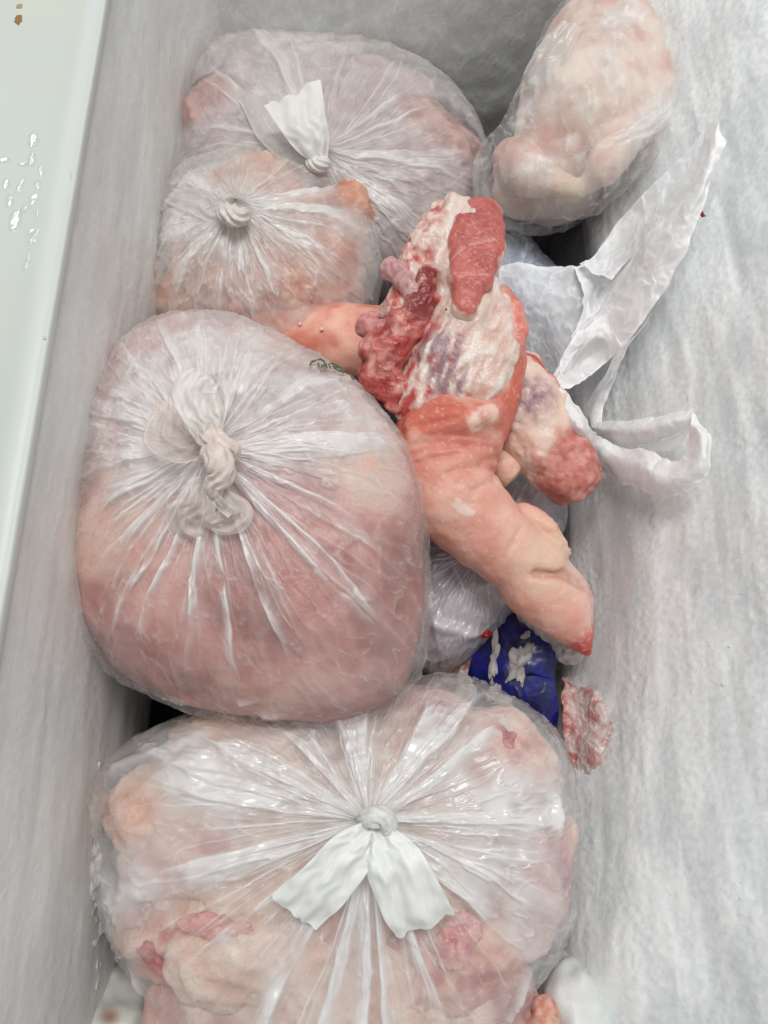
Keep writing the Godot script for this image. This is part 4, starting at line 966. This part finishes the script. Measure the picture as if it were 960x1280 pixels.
	# the near handle: down from the mouth and round in a loop
	part("handle", patch([
		[Vector3(0.158, 0.33, -0.3446), Vector3(0.1582, 0.33, -0.3177), Vector3(0.1692, 0.33, -0.2874), Vector3(0.208, 0.272, -0.2838), Vector3(0.2274, 0.317, -0.2436), Vector3(0.2484, 0.36, -0.2183), Vector3(0.2634, 0.386, -0.2219), Vector3(0.2691, 0.394, -0.2434), Vector3(0.2682, 0.391, -0.2701), Vector3(0.2634, 0.382, -0.2872)],
		[Vector3(0.1616, 0.345, -0.328), Vector3(0.1658, 0.345, -0.3068), Vector3(0.1769, 0.345, -0.2844), Vector3(0.2104, 0.3, -0.2837), Vector3(0.2283, 0.342, -0.2469), Vector3(0.2445, 0.375, -0.2263), Vector3(0.2539, 0.393, -0.2304), Vector3(0.2574, 0.399, -0.2447), Vector3(0.2588, 0.397, -0.2628), Vector3(0.2608, 0.385, -0.282)],
		[Vector3(0.1705, 0.338, -0.3268), Vector3(0.1783, 0.338, -0.3136), Vector3(0.1882, 0.338, -0.2925), Vector3(0.2187, 0.304, -0.2944), Vector3(0.2357, 0.341, -0.265), Vector3(0.2482, 0.367, -0.247), Vector3(0.2535, 0.377, -0.2494), Vector3(0.2568, 0.381, -0.2601), Vector3(0.2588, 0.384, -0.269), Vector3(0.2609, 0.384, -0.2795)]], 220, 60, 0.0074, 19.0, 810, thick), M.tie, t)
	part("handle", patch([
		[Vector3(0.2067, 0.274, -0.3284), Vector3(0.2264, 0.319, -0.309), Vector3(0.2473, 0.361, -0.2947), Vector3(0.2626, 0.387, -0.2855)],
		[Vector3(0.2065, 0.283, -0.317), Vector3(0.2254, 0.329, -0.2935), Vector3(0.2445, 0.368, -0.2812), Vector3(0.2604, 0.387, -0.2795)],
		[Vector3(0.2127, 0.281, -0.3092), Vector3(0.2337, 0.322, -0.2822), Vector3(0.2511, 0.355, -0.2735), Vector3(0.261, 0.377, -0.2754)]], 120, 40, 0.0059, 19.0, 811, sheet), M.tie, t)
	part("handle", patch([
		[Vector3(0.2138, 0.277, -0.3093), Vector3(0.2352, 0.318, -0.284), Vector3(0.2527, 0.351, -0.2753), Vector3(0.2629, 0.373, -0.2773)],
		[Vector3(0.2233, 0.287, -0.2979), Vector3(0.2404, 0.322, -0.2757), Vector3(0.2551, 0.349, -0.2654), Vector3(0.2629, 0.367, -0.2703)]], 100, 30, 0.002, 26.0, 812, thin), M.tie, t)

	# the filled body of another white bag under the trotters
	t = thing("plastic_bag", "crumpled white plastic bag under the trotter, beside the largest bag", "plastic bag", Vector3(0.1075, 0.15, -0.2186))
	var b := Bag.new()
	b.eq = 0.2
	b.top = 0.272
	b.bot = 0.06
	b.p = 2.4
	b.setup(flat([0.0507, -0.2782, 0.1197, -0.3056, 0.1781, -0.2872, 0.1939, -0.2514, 0.1716, -0.1995, 0.1362, -0.1539, 0.0943, -0.1101, 0.0545, -0.0884, 0.0157, -0.1023, 0, -0.1662, 0.0083, -0.2426]), at2(Vector3(0.094, 0.25, -0.1913)), at2(Vector3(0.0917, 0.27, -0.1937)))
	part("meat", filling(b, 0.012, 830, 0.008, 30.0, func(p, k, k2): return C(196, 150, 156).lerp(C(226, 196, 196), clampf(0.5 + k, 0.0, 1.0))), M.meat, t)
	part("film", film(b, {"nu": 600, "nv": 90, "sd": 831, "bands": 16, "lines": 32, "strong": [], "tint": C(230, 230, 236), "haze": 0.55, "sag": 0.0, "tent": 0.0, "tentw": 0.02, "gather": 0.0, "wobble": 0.008,
		"creases": [[Vector3(0.0386, 0.26, -0.1886), Vector3(0.1231, 0.25, -0.1515), 0.006, 0.006, 0.4], [Vector3(0.045, 0.26, -0.1264), Vector3(0.1074, 0.24, -0.1147), 0.006, 0.006, 0.4], [Vector3(0.0611, 0.27, -0.1937), Vector3(0.075, 0.27, -0.1548), 0.002, 0.003, 0.3]]}), M.shiny_film, t)

	# pale blue bag between the chicken and the trotter
	t = thing("plastic_bag", "pale blue translucent bag beneath the wrapped chicken", "plastic bag", Vector3(0.176, 0.15, -0.6149))
	b = Bag.new()
	b.eq = 0.185
	b.top = 0.262
	b.bot = 0.05
	b.p = 2.4
	b.setup(flat([0.0772, -0.6188, 0.1264, -0.6402, 0.1641, -0.6188, 0.1992, -0.5724, 0.2239, -0.5276, 0.2312, -0.4527, 0.2133, -0.4017, 0.1587, -0.3819, 0.1066, -0.4017, 0.0734, -0.4843]), at2(Vector3(0.1491, 0.24, -0.5025)), at2(Vector3(0.1431, 0.25, -0.5059)))
	part("meat", filling(b, 0.012, 840, 0.010, 26.0, func(p, k, k2): return C(150, 164, 196).lerp(C(214, 212, 220), clampf(0.5 + k * 1.4, 0.0, 1.0))), M.meat, t)
	part("film", film(b, {"nu": 500, "nv": 80, "sd": 841, "bands": 10, "lines": 20, "strong": [], "tint": C(214, 222, 234), "haze": 0.5, "sag": 0.0, "tent": 0.0, "tentw": 0.02, "gather": 0.0, "wobble": 0.008}), M.shiny_film, t)

	# dark blue wrapper with frost on it
	t = thing("blue_packet", "dark blue plastic packet with grey frost, below the trotter", "packet", Vector3(0.1283, 0.2, -0.0971))
	var blue := func(p: Vector3, u: float, w: float, cr: float) -> Color:
		return C(26, 32, 116).lerp(C(18, 22, 70), clampf(0.4 + nz(91).get_noise_3dv(p * 50.0) * 1.5, 0.0, 1.0))
	var wr := part("wrapper", patch([
		[Vector3(0.1059, 0.215, -0.1428), Vector3(0.1341, 0.228, -0.1418), Vector3(0.1517, 0.238, -0.1289), Vector3(0.1721, 0.24, -0.1086)],
		[Vector3(0.0888, 0.212, -0.1073), Vector3(0.1234, 0.232, -0.1044), Vector3(0.1433, 0.238, -0.096), Vector3(0.1632, 0.236, -0.091)],
		[Vector3(0.0822, 0.205, -0.0809), Vector3(0.1146, 0.228, -0.0724), Vector3(0.1409, 0.228, -0.0649), Vector3(0.1641, 0.222, -0.0625)],
		[Vector3(0.0875, 0.19, -0.0513), Vector3(0.1164, 0.205, -0.039), Vector3(0.1473, 0.205, -0.0368), Vector3(0.1697, 0.196, -0.0395)]], 90, 90, 0.0025, 18.0, 851, blue, true), M.blue, t)
	part("wrapper", patch([
		[Vector3(0.1216, 0.234, -0.0777), Vector3(0.1419, 0.24, -0.0808), Vector3(0.1592, 0.236, -0.0775)],
		[Vector3(0.1283, 0.233, -0.0593), Vector3(0.1463, 0.238, -0.0611), Vector3(0.1643, 0.23, -0.0574)],
		[Vector3(0.1329, 0.222, -0.0418), Vector3(0.151, 0.226, -0.0401), Vector3(0.165, 0.216, -0.0362)]], 50, 50, 0.002, 24.0, 853, blue, true), M.blue, t)
	for q in [[Vector3(0.1281, 0.236, -0.091), Vector3(0.008, 0.0035, 0.022), -0.35, 861], [Vector3(0.1071, 0.226, -0.0999), Vector3(0.004, 0.002, 0.020), -0.1, 862], [Vector3(0.1091, 0.222, -0.0655), Vector3(0.009, 0.0035, 0.016), 0.3, 863], [Vector3(0.1376, 0.236, -0.12), Vector3(0.004, 0.0015, 0.003), 0.5, 864]]:
		part("frost_patch", blob(q[0], q[1], Basis(Vector3.UP, q[2]) * Basis(Vector3(0, 0, 1), 0.3), 1.1, 75.0, q[3], 60, 36, func(p, k): return C(142, 134, 134).lerp(C(180, 174, 172), clampf(0.5 + k * 1.2, 0.0, 1.0))), M.frost, wr)

func small_things():
	# floor ice and scraps
	var t := thing("ice_lump", "grey frozen lump with a rusty stain in the near left corner", "ice", Vector3(-0.2599, 0.15, 0.2155))
	part("ice", blob(Vector3(-0.2486, 0.19, 0.2197), Vector3(0.075, 0.06, 0.05), Basis(), 0.22, 16.0, 871, 120, 70, func(p, k): return C(188, 186, 180).lerp(C(222, 222, 214), clampf(0.5 + k * 1.4, 0.0, 1.0)).lerp(C(150, 84, 52), sst(0.016, 0.004, p.distance_to(Vector3(-0.2236, 0.245, 0.1916)) + k * 0.012) * 0.9)), M.frost, t)
	t = thing("ice_lump", "white snowy lump in the near right corner below the wide bag", "ice", Vector3(0.1639, 0.2, 0.199))
	part("ice", blob(Vector3(0.1602, 0.225, 0.1953), Vector3(0.035, 0.05, 0.045), Basis(), 0.2, 18.0, 872, 100, 60, func(p, k): return C(214, 216, 214).lerp(C(236, 238, 236), clampf(0.5 + k, 0.0, 1.0))), M.frost, t)
	t = thing("ice_lump", "grey frozen slush between the white bag and the blue packet", "ice", Vector3(0.0934, 0.15, -0.0868))
	part("ice", blob(Vector3(0.0905, 0.175, -0.0841), Vector3(0.05, 0.03, 0.035), Basis(Vector3.UP, 0.4), 0.3, 30.0, 873, 100, 60, func(p, k): return C(150, 130, 124).lerp(C(206, 198, 192), clampf(0.5 + k * 1.5, 0.0, 1.0)).lerp(C(150, 44, 40), sst(0.2, 0.4, nz(92).get_noise_3dv(p * 60.0)) * 0.7)), M.frost, t)
	part("blood_crumb", blob(Vector3(0.0964, 0.238, -0.1212), Vector3(0.005, 0.004, 0.004), Basis(), 0.8, 240.0, 874, 24, 16, func(p, k): return C(168, 28, 28)), M.wet, t)
	part("blood_crumb", blob(Vector3(0.1029, 0.236, -0.1215), Vector3(0.0025, 0.002, 0.002), Basis(), 0.8, 240.0, 875, 18, 12, func(p, k): return C(168, 28, 28)), M.wet, t)
	t = thing("ice_lump", "frosty grey ridge under the trotter's toe, behind the blue packet", "ice", Vector3(0.1512, 0.2, -0.1415))
	part("ice", tube([Vector3(0.1296, 0.232, -0.1442), Vector3(0.148, 0.236, -0.1371), Vector3(0.169, 0.24, -0.1178), Vector3(0.1821, 0.246, -0.0912)], [0.008, 0.012, 0.014, 0.012], 40, 90, 0.35, 876, C(176, 172, 172), C(216, 214, 212)), M.frost, t)
	t = thing("meat_scrap", "thin reddish meat scrap frozen to the right wall", "meat scrap", Vector3(0.1883, 0.24, -0.0336))
	var sc := func(p: Vector3, u: float, w: float, cr: float) -> Color:
		var k := nz(93).get_noise_3dv(p * 70.0)
		var c := C(220, 204, 198).lerp(C(204, 156, 148), clampf(0.35 + k * 0.9 + (0.3 if u < 0.25 else 0.0), 0.0, 1.0))
		return c.lerp(C(186, 62, 62), clampf(maxf(0.0, absf(u - 0.5) * 2.0 - 0.72) * 2.0 + k * 0.8, 0.0, 0.7))
	part("flesh", patch([
		[Vector3(0.1703, 0.222, -0.0821), Vector3(0.1849, 0.213, -0.0831), Vector3(0.1964, 0.241, -0.0681), Vector3(0.2111, 0.262, -0.0534)],
		[Vector3(0.1694, 0.23, -0.0648), Vector3(0.1817, 0.226, -0.0636), Vector3(0.193, 0.254, -0.054), Vector3(0.2075, 0.262, -0.0464)],
		[Vector3(0.168, 0.228, -0.0414), Vector3(0.1791, 0.228, -0.0393), Vector3(0.1911, 0.249, -0.0346), Vector3(0.2051, 0.261, -0.034)],
		[Vector3(0.1704, 0.224, -0.0128), Vector3(0.1777, 0.231, -0.0127), Vector3(0.189, 0.255, -0.0136), Vector3(0.2012, 0.258, -0.0156)],
		[Vector3(0.1708, 0.218, 0.0188), Vector3(0.1771, 0.223, 0.0166), Vector3(0.1844, 0.236, 0.0136), Vector3(0.1906, 0.242, 0.0067)]], 110, 110, 0.008, 34.0, 881, sc, true), M.wet, t)
	t = thing("chicken_foot", "orange scrap with a thin pale claw beside the wide bag's near corner", "meat scrap", Vector3(0.13, 0.25, 0.1885))
	part("flesh", tube([Vector3(0.1193, 0.285, 0.1685), Vector3(0.1227, 0.29, 0.1762), Vector3(0.1234, 0.288, 0.1888)], [0.006, 0.010, 0.012], 30, 40, 0.4, 883, C(206, 136, 116), C(230, 186, 168)), M.skin, t)
	part("claw", tube([Vector3(0.1219, 0.294, 0.1751), Vector3(0.127, 0.297, 0.1795), Vector3(0.1318, 0.296, 0.1829)], [0.003, 0.0022, 0.0015], 16, 30, 0.3, 884, C(226, 206, 176), C(204, 170, 140)), M.skin, t)
	t = thing("red_crumb", "tiny dark red crumb stuck on the frosty right wall", "crumb", Vector3(0.2909, 0.4, -0.4769))
	part("crumb", blob(Vector3(0.2845, 0.412, -0.4665), Vector3(0.0016, 0.0016, 0.0032), Basis(Vector3.UP, 0.4), 0.7, 500.0, 885, 20, 14, func(p, k): return C(140, 40, 36)), M.wet, t)
	# meltwater on the rim
	t = thing("meltwater", "wet beads and smears of meltwater on the white rim", "water")
	var rng := RandomNumberGenerator.new()
	rng.seed = 5
	for q in [Vector3(-0.2624, 0.5, -0.4171), Vector3(-0.2628, 0.5, -0.4035), Vector3(-0.26, 0.5, -0.3742), Vector3(-0.2583, 0.5, -0.3902), Vector3(-0.2711, 0.5, -0.4416), Vector3(-0.2766, 0.5, -0.4378), Vector3(-0.2926, 0.5, -0.4416), Vector3(-0.2742, 0.5, -0.3851), Vector3(-0.2586, 0.5, -0.3459), Vector3(-0.2686, 0.5, -0.3946), Vector3(-0.2758, 0.5, -0.4171), Vector3(-0.2818, 0.5, -0.402), Vector3(-0.2619, 0.5, -0.43), Vector3(-0.2729, 0.5, -0.4614), Vector3(-0.287, 0.5, -0.4186), Vector3(-0.2418, 0.5, -0.4262), Vector3(-0.2574, 0.5, -0.3685)]:
		part("bead", blob(q + Vector3(0, 0.0004, 0), Vector3(rng.randf_range(0.002, 0.005), rng.randf_range(0.0003, 0.0006), rng.randf_range(0.003, 0.011)), Basis(Vector3.UP, rng.randf_range(-0.4, 0.4)), 0.35, 220.0, 890 + rng.randi() % 9, 24, 16, func(p, k): return Color.WHITE), M.water, t)
	t = thing("rust_spots", "two small brown rust spots at the rim's far end", "stain")
	part("spot", blob(Vector3(-0.3054, 0.5, -0.5896), Vector3(0.0032, 0.0006, 0.0055), Basis(), 0.5, 300.0, 899, 24, 12, func(p, k): return C(150, 112, 70)), M.stain, t)
	part("spot", blob(Vector3(-0.3072, 0.5, -0.6053), Vector3(0.0026, 0.0006, 0.0026), Basis(), 0.5, 300.0, 898, 24, 12, func(p, k): return C(176, 150, 110)), M.stain, t)
	part("spot", blob(Vector3(-0.2394, 0.5, -0.2842), Vector3(0.0026, 0.0005, 0.0022), Basis(), 0.6, 300.0, 897, 20, 12, func(p, k): return C(214, 196, 182)), M.stain, t)
# ---------------------------------------------------------------- helpers: colours, noise, nodes
var used := {}
var noises := {}

func C(r: float, g: float, b: float, a := 1.0) -> Color:          # sRGB bytes -> linear vertex colour
	var c := Color(r / 255.0, g / 255.0, b / 255.0).srgb_to_linear()
	c.a = a
	return c

func nz(sd: int) -> FastNoiseLite:
	if not noises.has(sd):
		var n := FastNoiseLite.new()
		n.seed = sd
		n.noise_type = FastNoiseLite.TYPE_SIMPLEX_SMOOTH
		n.frequency = 1.0
		n.fractal_type = FastNoiseLite.FRACTAL_FBM
		n.fractal_octaves = 3
		noises[sd] = n
	return noises[sd]

func numbered(called: String, parent: Node) -> String:
	var key := str(parent.get_instance_id()) + called
	var n: int = used.get(key, 0)
	used[key] = n + 1
	return called if n == 0 else "%s_%03d" % [called, n]

func thing(called: String, label: String, category: String, at := Vector3.ZERO, group := "") -> Node3D:
	var o := Node3D.new()
	o.name = numbered(called, self)
	add_child(o, true)
	o.position = at
	o.set_meta("label", label)
	o.set_meta("category", category)
	if group:
		o.set_meta("group", group)
	return o

func part(called: String, m: Mesh, mat: Material, parent: Node3D, label := "") -> MeshInstance3D:   # meshes are written in scene metres; a part stands at minus its thing's place
	var o := MeshInstance3D.new()
	o.name = numbered(called, parent)
	o.mesh = m
	o.material_override = mat
	parent.add_child(o, true)
	var p: Node3D = parent
	var off := Vector3.ZERO
	while p != self:
		off += p.position
		p = p.get_parent()
	o.position = -off
	if label:
		o.set_meta("label", label)
	return o

func flat(a: Array) -> PackedVector2Array:
	var r := PackedVector2Array()
	for i in range(0, a.size(), 2):
		r.append(Vector2(a[i], a[i + 1]))
	return r

func sst(a: float, b: float, x: float) -> float:
	return smoothstep(a, b, x)

# ---------------------------------------------------------------- meshes
func grid(nu: int, nv: int, wrap: bool, v: PackedVector3Array, col: PackedColorArray, uv: PackedVector2Array, flip := false) -> ArrayMesh:
	# nv rows of nu points; wrap joins the last column to the first
	var nrm := PackedVector3Array()
	nrm.resize(v.size())
	var idx := PackedInt32Array()
	var ncell := nu if wrap else nu - 1
	idx.resize(ncell * (nv - 1) * 6)
	var w := 0
	for j in nv:
		var j0 := maxi(j - 1, 0) * nu
		var j1 := mini(j + 1, nv - 1) * nu
		var jr := j * nu
		for i in nu:
			var i0 := (i - 1 + nu) % nu if wrap else maxi(i - 1, 0)
			var i1 := (i + 1) % nu if wrap else mini(i + 1, nu - 1)
			var n := (v[jr + i1] - v[jr + i0]).cross(v[j1 + i] - v[j0 + i])
			if n.length_squared() < 1e-20:
				n = Vector3.UP
			n = n.normalized()
			nrm[jr + i] = -n if flip else n
			if j < nv - 1 and i < ncell:
				var a := jr + i
				var b := jr + (i + 1) % nu
				var c := a + nu
				var d := b + nu
				if flip:
					idx[w] = a; idx[w + 1] = b; idx[w + 2] = c; idx[w + 3] = b; idx[w + 4] = d; idx[w + 5] = c
				else:
					idx[w] = a; idx[w + 1] = c; idx[w + 2] = b; idx[w + 3] = b; idx[w + 4] = c; idx[w + 5] = d
				w += 6
	return packed(v, nrm, col, uv, idx)

func packed(v, nrm, col, uv, idx) -> ArrayMesh:
	var arr := []
	arr.resize(Mesh.ARRAY_MAX)
	arr[Mesh.ARRAY_VERTEX] = v
	arr[Mesh.ARRAY_NORMAL] = nrm
	if col.size():
		arr[Mesh.ARRAY_COLOR] = col
	if uv.size():
		arr[Mesh.ARRAY_TEX_UV] = uv
	arr[Mesh.ARRAY_INDEX] = idx
	var m := ArrayMesh.new()
	m.add_surface_from_arrays(Mesh.PRIMITIVE_TRIANGLES, arr)
	return m

func crom(p: Array, t: float):                                    # Catmull-Rom through floats or vectors, t 0..1
	var n := p.size() - 1
	var x := clampf(t, 0.0, 1.0) * n
	var i := mini(int(x), n - 1)
	var f := x - i
	var b = p[i]
	var c = p[i + 1]
	var a = p[i - 1] if i > 0 else b * 2.0 - c
	var d = p[i + 2] if i + 2 <= n else c * 2.0 - b
	return 0.5 * (2.0 * b + (c - a) * f + (2.0 * a - 5.0 * b + 4.0 * c - d) * f * f + (3.0 * b - a - 3.0 * c + d) * f * f * f)

func patch(rows: Array, nu: int, nv: int, amp: float, freq: float, sd: int, colf: Callable, flip := false) -> ArrayMesh:   # a sheet through a net of points
	var v := PackedVector3Array()
	var col := PackedColorArray()
	var uv := PackedVector2Array()
	v.resize(nu * nv); col.resize(nu * nv); uv.resize(nu * nv)
	var n := nz(sd)
	var n2 := nz(sd + 1)
	for i in nu:
		var u := i / float(nu - 1)
		var line := []
		for r in rows:
			line.append(crom(r, u))
		for j in nv:
			var w := j / float(nv - 1)
			var p: Vector3 = crom(line, w)
			var a := n.get_noise_3dv(p * freq)
			var cr := absf(n2.get_noise_3dv(p * freq * 1.7))
			p += Vector3(a * 0.5, a + (0.25 - cr) * 0.6, n2.get_noise_3dv(p * freq + Vector3(9, 3, 1)) * 0.5) * amp
			v[j * nu + i] = p
			uv[j * nu + i] = Vector2(u, w)
			col[j * nu + i] = colf.call(p, u, w, cr)
	return grid(nu, nv, false, v, col, uv, flip)

func ribbon(path: Array, widths: Array, up: Vector3, curl: float, amp: float, sd: int, nu: int, nv: int, col0: Color, ends := 0.0) -> ArrayMesh:
	var v := PackedVector3Array()
	var col := PackedColorArray()
	var uv := PackedVector2Array()
	var n := nz(sd)
	for j in nv:
		var w := j / float(nv - 1)
		var p: Vector3 = crom(path, w)
		var t: Vector3 = (crom(path, minf(w + 0.02, 1.0)) - crom(path, maxf(w - 0.02, 0.0))).normalized()
		var side := t.cross(up).normalized()
		var nn := side.cross(t).normalized()
		var wd: float = crom(widths, w)
		for i in nu:
			var u := i / float(nu - 1) - 0.5
			var rag := n.get_noise_2d(u * 2.2, 4.0) * ends * sst(0.75, 1.0, w)
			var q := p + side * (u * wd) + nn * (curl * wd * (0.25 - u * u)) + t * rag
			var pl := sin(u * 13.0 + n.get_noise_2d(w * 1.2, 7.7) * 4.0 + sd) * 0.5 * (1.0 - 0.3 * w) + 0.11 * sin(u * 29.0 + n.get_noise_2d(w * 1.6, 2.2) * 7.0)   # lengthwise pleats
			q += nn * (amp * (pl + n.get_noise_3dv(q * 13.0) * 1.6))
			v.append(q)
			uv.append(Vector2(u, w))
			var c := col0
			c.a = clampf(col0.a + 0.10 * n.get_noise_3dv(q * 40.0) + 0.14 * pl + 0.22 * exp(-pow((0.5 - absf(u)) / 0.035, 2.0)) + 0.18 * exp(-pow(pl / 0.06, 2.0)), 0.05, 0.98)
			col.append(c)
	return grid(nu, nv, false, v, col, uv)

func tube(path: Array, radii: Array, ns: int, nl: int, bump: float, sd: int, c0: Color, c1: Color, squash := 1.0, twist := 0.0) -> ArrayMesh:   # a closed, rounded, lumpy tube
	var v := PackedVector3Array()
	var col := PackedColorArray()
	var n := nz(sd)
	var up := Vector3(0.13, 0.9, 0.3).normalized()
	for j in nl:
		var w := j / float(nl - 1)
		var p: Vector3 = crom(path, w)
		var t: Vector3 = (crom(path, minf(w + 0.02, 1.0)) - crom(path, maxf(w - 0.02, 0.0))).normalized()
		var side := t.cross(up).normalized()
		var nn := side.cross(t).normalized()
		var r: float = crom(radii, w)
		var cap := minf(w, 1.0 - w) * 2.0
		r *= sqrt(clampf(1.0 - pow(1.0 - clampf(cap * 3.0, 0.0, 1.0), 2.0), 0.0004, 1.0))
		for i in ns:
			var a := TAU * i / ns
			var q := p + (side * cos(a) + nn * sin(a) * squash) * r
			var k := n.get_noise_3dv(q * (0.55 / maxf(0.002, crom(radii, 0.5))))
			q += (q - p) * (k * bump)
			if twist > 0.0:
				q += (q - p) * (twist * (absf(sin(a * 3.5 + w * 13.0)) - 0.5 + 0.4 * sin(a * 9.0 + w * 20.0)))
			v.append(q)
			col.append(c0.lerp(c1, clampf(0.5 + n.get_noise_3dv(q * 120.0) * 1.1, 0.0, 1.0)))
	return grid(ns, nl, true, v, col, PackedVector2Array(), true)

func blob(c: Vector3, r: Vector3, b: Basis, lump: float, freq: float, sd: int, nu: int, nv: int, colf: Callable) -> ArrayMesh:    # a lumpy ellipsoid
	var v := PackedVector3Array()
	var col := PackedColorArray()
	var n := nz(sd)
	for j in nv:
		var ph := PI * (j + 0.001) / (nv - 0.998)
		for i in nu:
			var a := TAU * i / nu
			var d := Vector3(sin(ph) * cos(a), cos(ph), sin(ph) * sin(a))
			var p := c + b * (d * r)
			var k := n.get_noise_3dv(p * freq)
			p += b * (d * r) * (k * lump)
			v.append(p)
			col.append(colf.call(p, k))
	return grid(nu, nv, true, v, col, PackedVector2Array(), false)

# ---------------------------------------------------------------- solids from distances, meshed as surface nets
func cap(p: Vector3, a: Vector3, b: Vector3, ra: float, rb: float) -> float:
	var ab := b - a
	var h := clampf((p - a).dot(ab) / ab.length_squared(), 0.0, 1.0)
	return p.distance_to(a + ab * h) - lerpf(ra, rb, h)

func chain(p: Vector3, pts: Array, rad: Array) -> float:
	var d := 1e9
	for i in pts.size() - 1:
		d = minf(d, cap(p, pts[i], pts[i + 1], rad[i], rad[i + 1]))
	return d

func smin(a: float, b: float, k: float) -> float:
	var h := maxf(k - absf(a - b), 0.0) / k
	return minf(a, b) - h * h * k * 0.25

func near(p: Vector3, a: Vector3, b: Vector3) -> float:
	var ab := b - a
	var h := clampf((p - a).dot(ab) / ab.length_squared(), 0.0, 1.0)
	return p.distance_to(a + ab * h)

func nets(f: Callable, lo: Vector3, hi: Vector3, c: float, colf: Callable, slack := 1.35) -> ArrayMesh:
	var nx := int(ceil((hi.x - lo.x) / c)) + 1
	var ny := int(ceil((hi.y - lo.y) / c)) + 1
	var nzz := int(ceil((hi.z - lo.z) / c)) + 1
	var val := PackedFloat32Array()
	val.resize(nx * ny * nzz)
	val.fill(INF)
	var vid := PackedInt32Array()
	vid.resize(nx * ny * nzz)
	vid.fill(-1)
	var cells := PackedInt32Array()
	var v := PackedVector3Array()
	var B := 5
	var reach := B * c * 0.87 * slack
	var sx := 1
	var sy := nx
	var sz := nx * ny
	var co := [0, sx, sy, sx + sy, sz, sx + sz, sy + sz, sx + sy + sz]
	var off := [Vector3(0, 0, 0), Vector3(1, 0, 0), Vector3(0, 1, 0), Vector3(1, 1, 0), Vector3(0, 0, 1), Vector3(1, 0, 1), Vector3(0, 1, 1), Vector3(1, 1, 1)]
	var edges := [[0, 1], [2, 3], [4, 5], [6, 7], [0, 2], [1, 3], [4, 6], [5, 7], [0, 4], [1, 5], [2, 6], [3, 7]]
	for bz in range(0, nzz - 1, B):
		for by in range(0, ny - 1, B):
			for bx in range(0, nx - 1, B):
				var mid := lo + Vector3(bx + B * 0.5, by + B * 0.5, bz + B * 0.5) * c
				if absf(f.call(mid)) > reach:
					continue
				for k in range(bz, mini(bz + B, nzz - 1)):
					for j in range(by, mini(by + B, ny - 1)):
						for i in range(bx, mini(bx + B, nx - 1)):
							var base := i + j * sy + k * sz
							var ins := 0
							for q in 8:
								var at: int = base + co[q]
								if val[at] == INF:
									val[at] = f.call(lo + (Vector3(i, j, k) + off[q]) * c)
								if val[at] < 0.0:
									ins += 1
							if ins == 0 or ins == 8:
								continue
							var s := Vector3.ZERO
							var ne := 0
							for e in edges:
								var a: float = val[base + co[e[0]]]
								var b: float = val[base + co[e[1]]]
								if (a < 0.0) != (b < 0.0):
									var t := a / (a - b)
									s += off[e[0]].lerp(off[e[1]], t)
									ne += 1
							vid[base] = v.size()
							cells.append(base)
							v.append(lo + (Vector3(i, j, k) + s / ne) * c)
	var idx := PackedInt32Array()
	var nrm := PackedVector3Array()
	nrm.resize(v.size())
	var ax := [sx, sy, sz]
	for base in cells:
		for a in 3:
			var d0 := val[base]
			var d1 := val[base + ax[a]]
			if d0 == INF or d1 == INF or (d0 < 0.0) == (d1 < 0.0):
				continue
			var b1: int = ax[(a + 1) % 3]
			var b2: int = ax[(a + 2) % 3]
			if base - b1 - b2 < 0:
				continue
			var q0 := vid[base]
			var q1 := vid[base - b1]
			var q2 := vid[base - b1 - b2]
			var q3 := vid[base - b2]
			if q1 < 0 or q2 < 0 or q3 < 0:
				continue
			if d0 < 0.0:
				var sw := q1; q1 = q3; q3 = sw
			var fn := (v[q2] - v[q0]).cross(v[q3] - v[q1])
			nrm[q0] += fn; nrm[q1] += fn; nrm[q2] += fn; nrm[q3] += fn
			idx.append_array([q0, q1, q2, q0, q2, q3])
	# face winding: clockwise is front, so the outward normal is the other way round
	var col := PackedColorArray()
	col.resize(v.size())
	for i in v.size():
		var n := -nrm[i].normalized()
		nrm[i] = n
		col[i] = colf.call(v[i], n)
	return packed(v, nrm, col, PackedVector2Array(), idx)
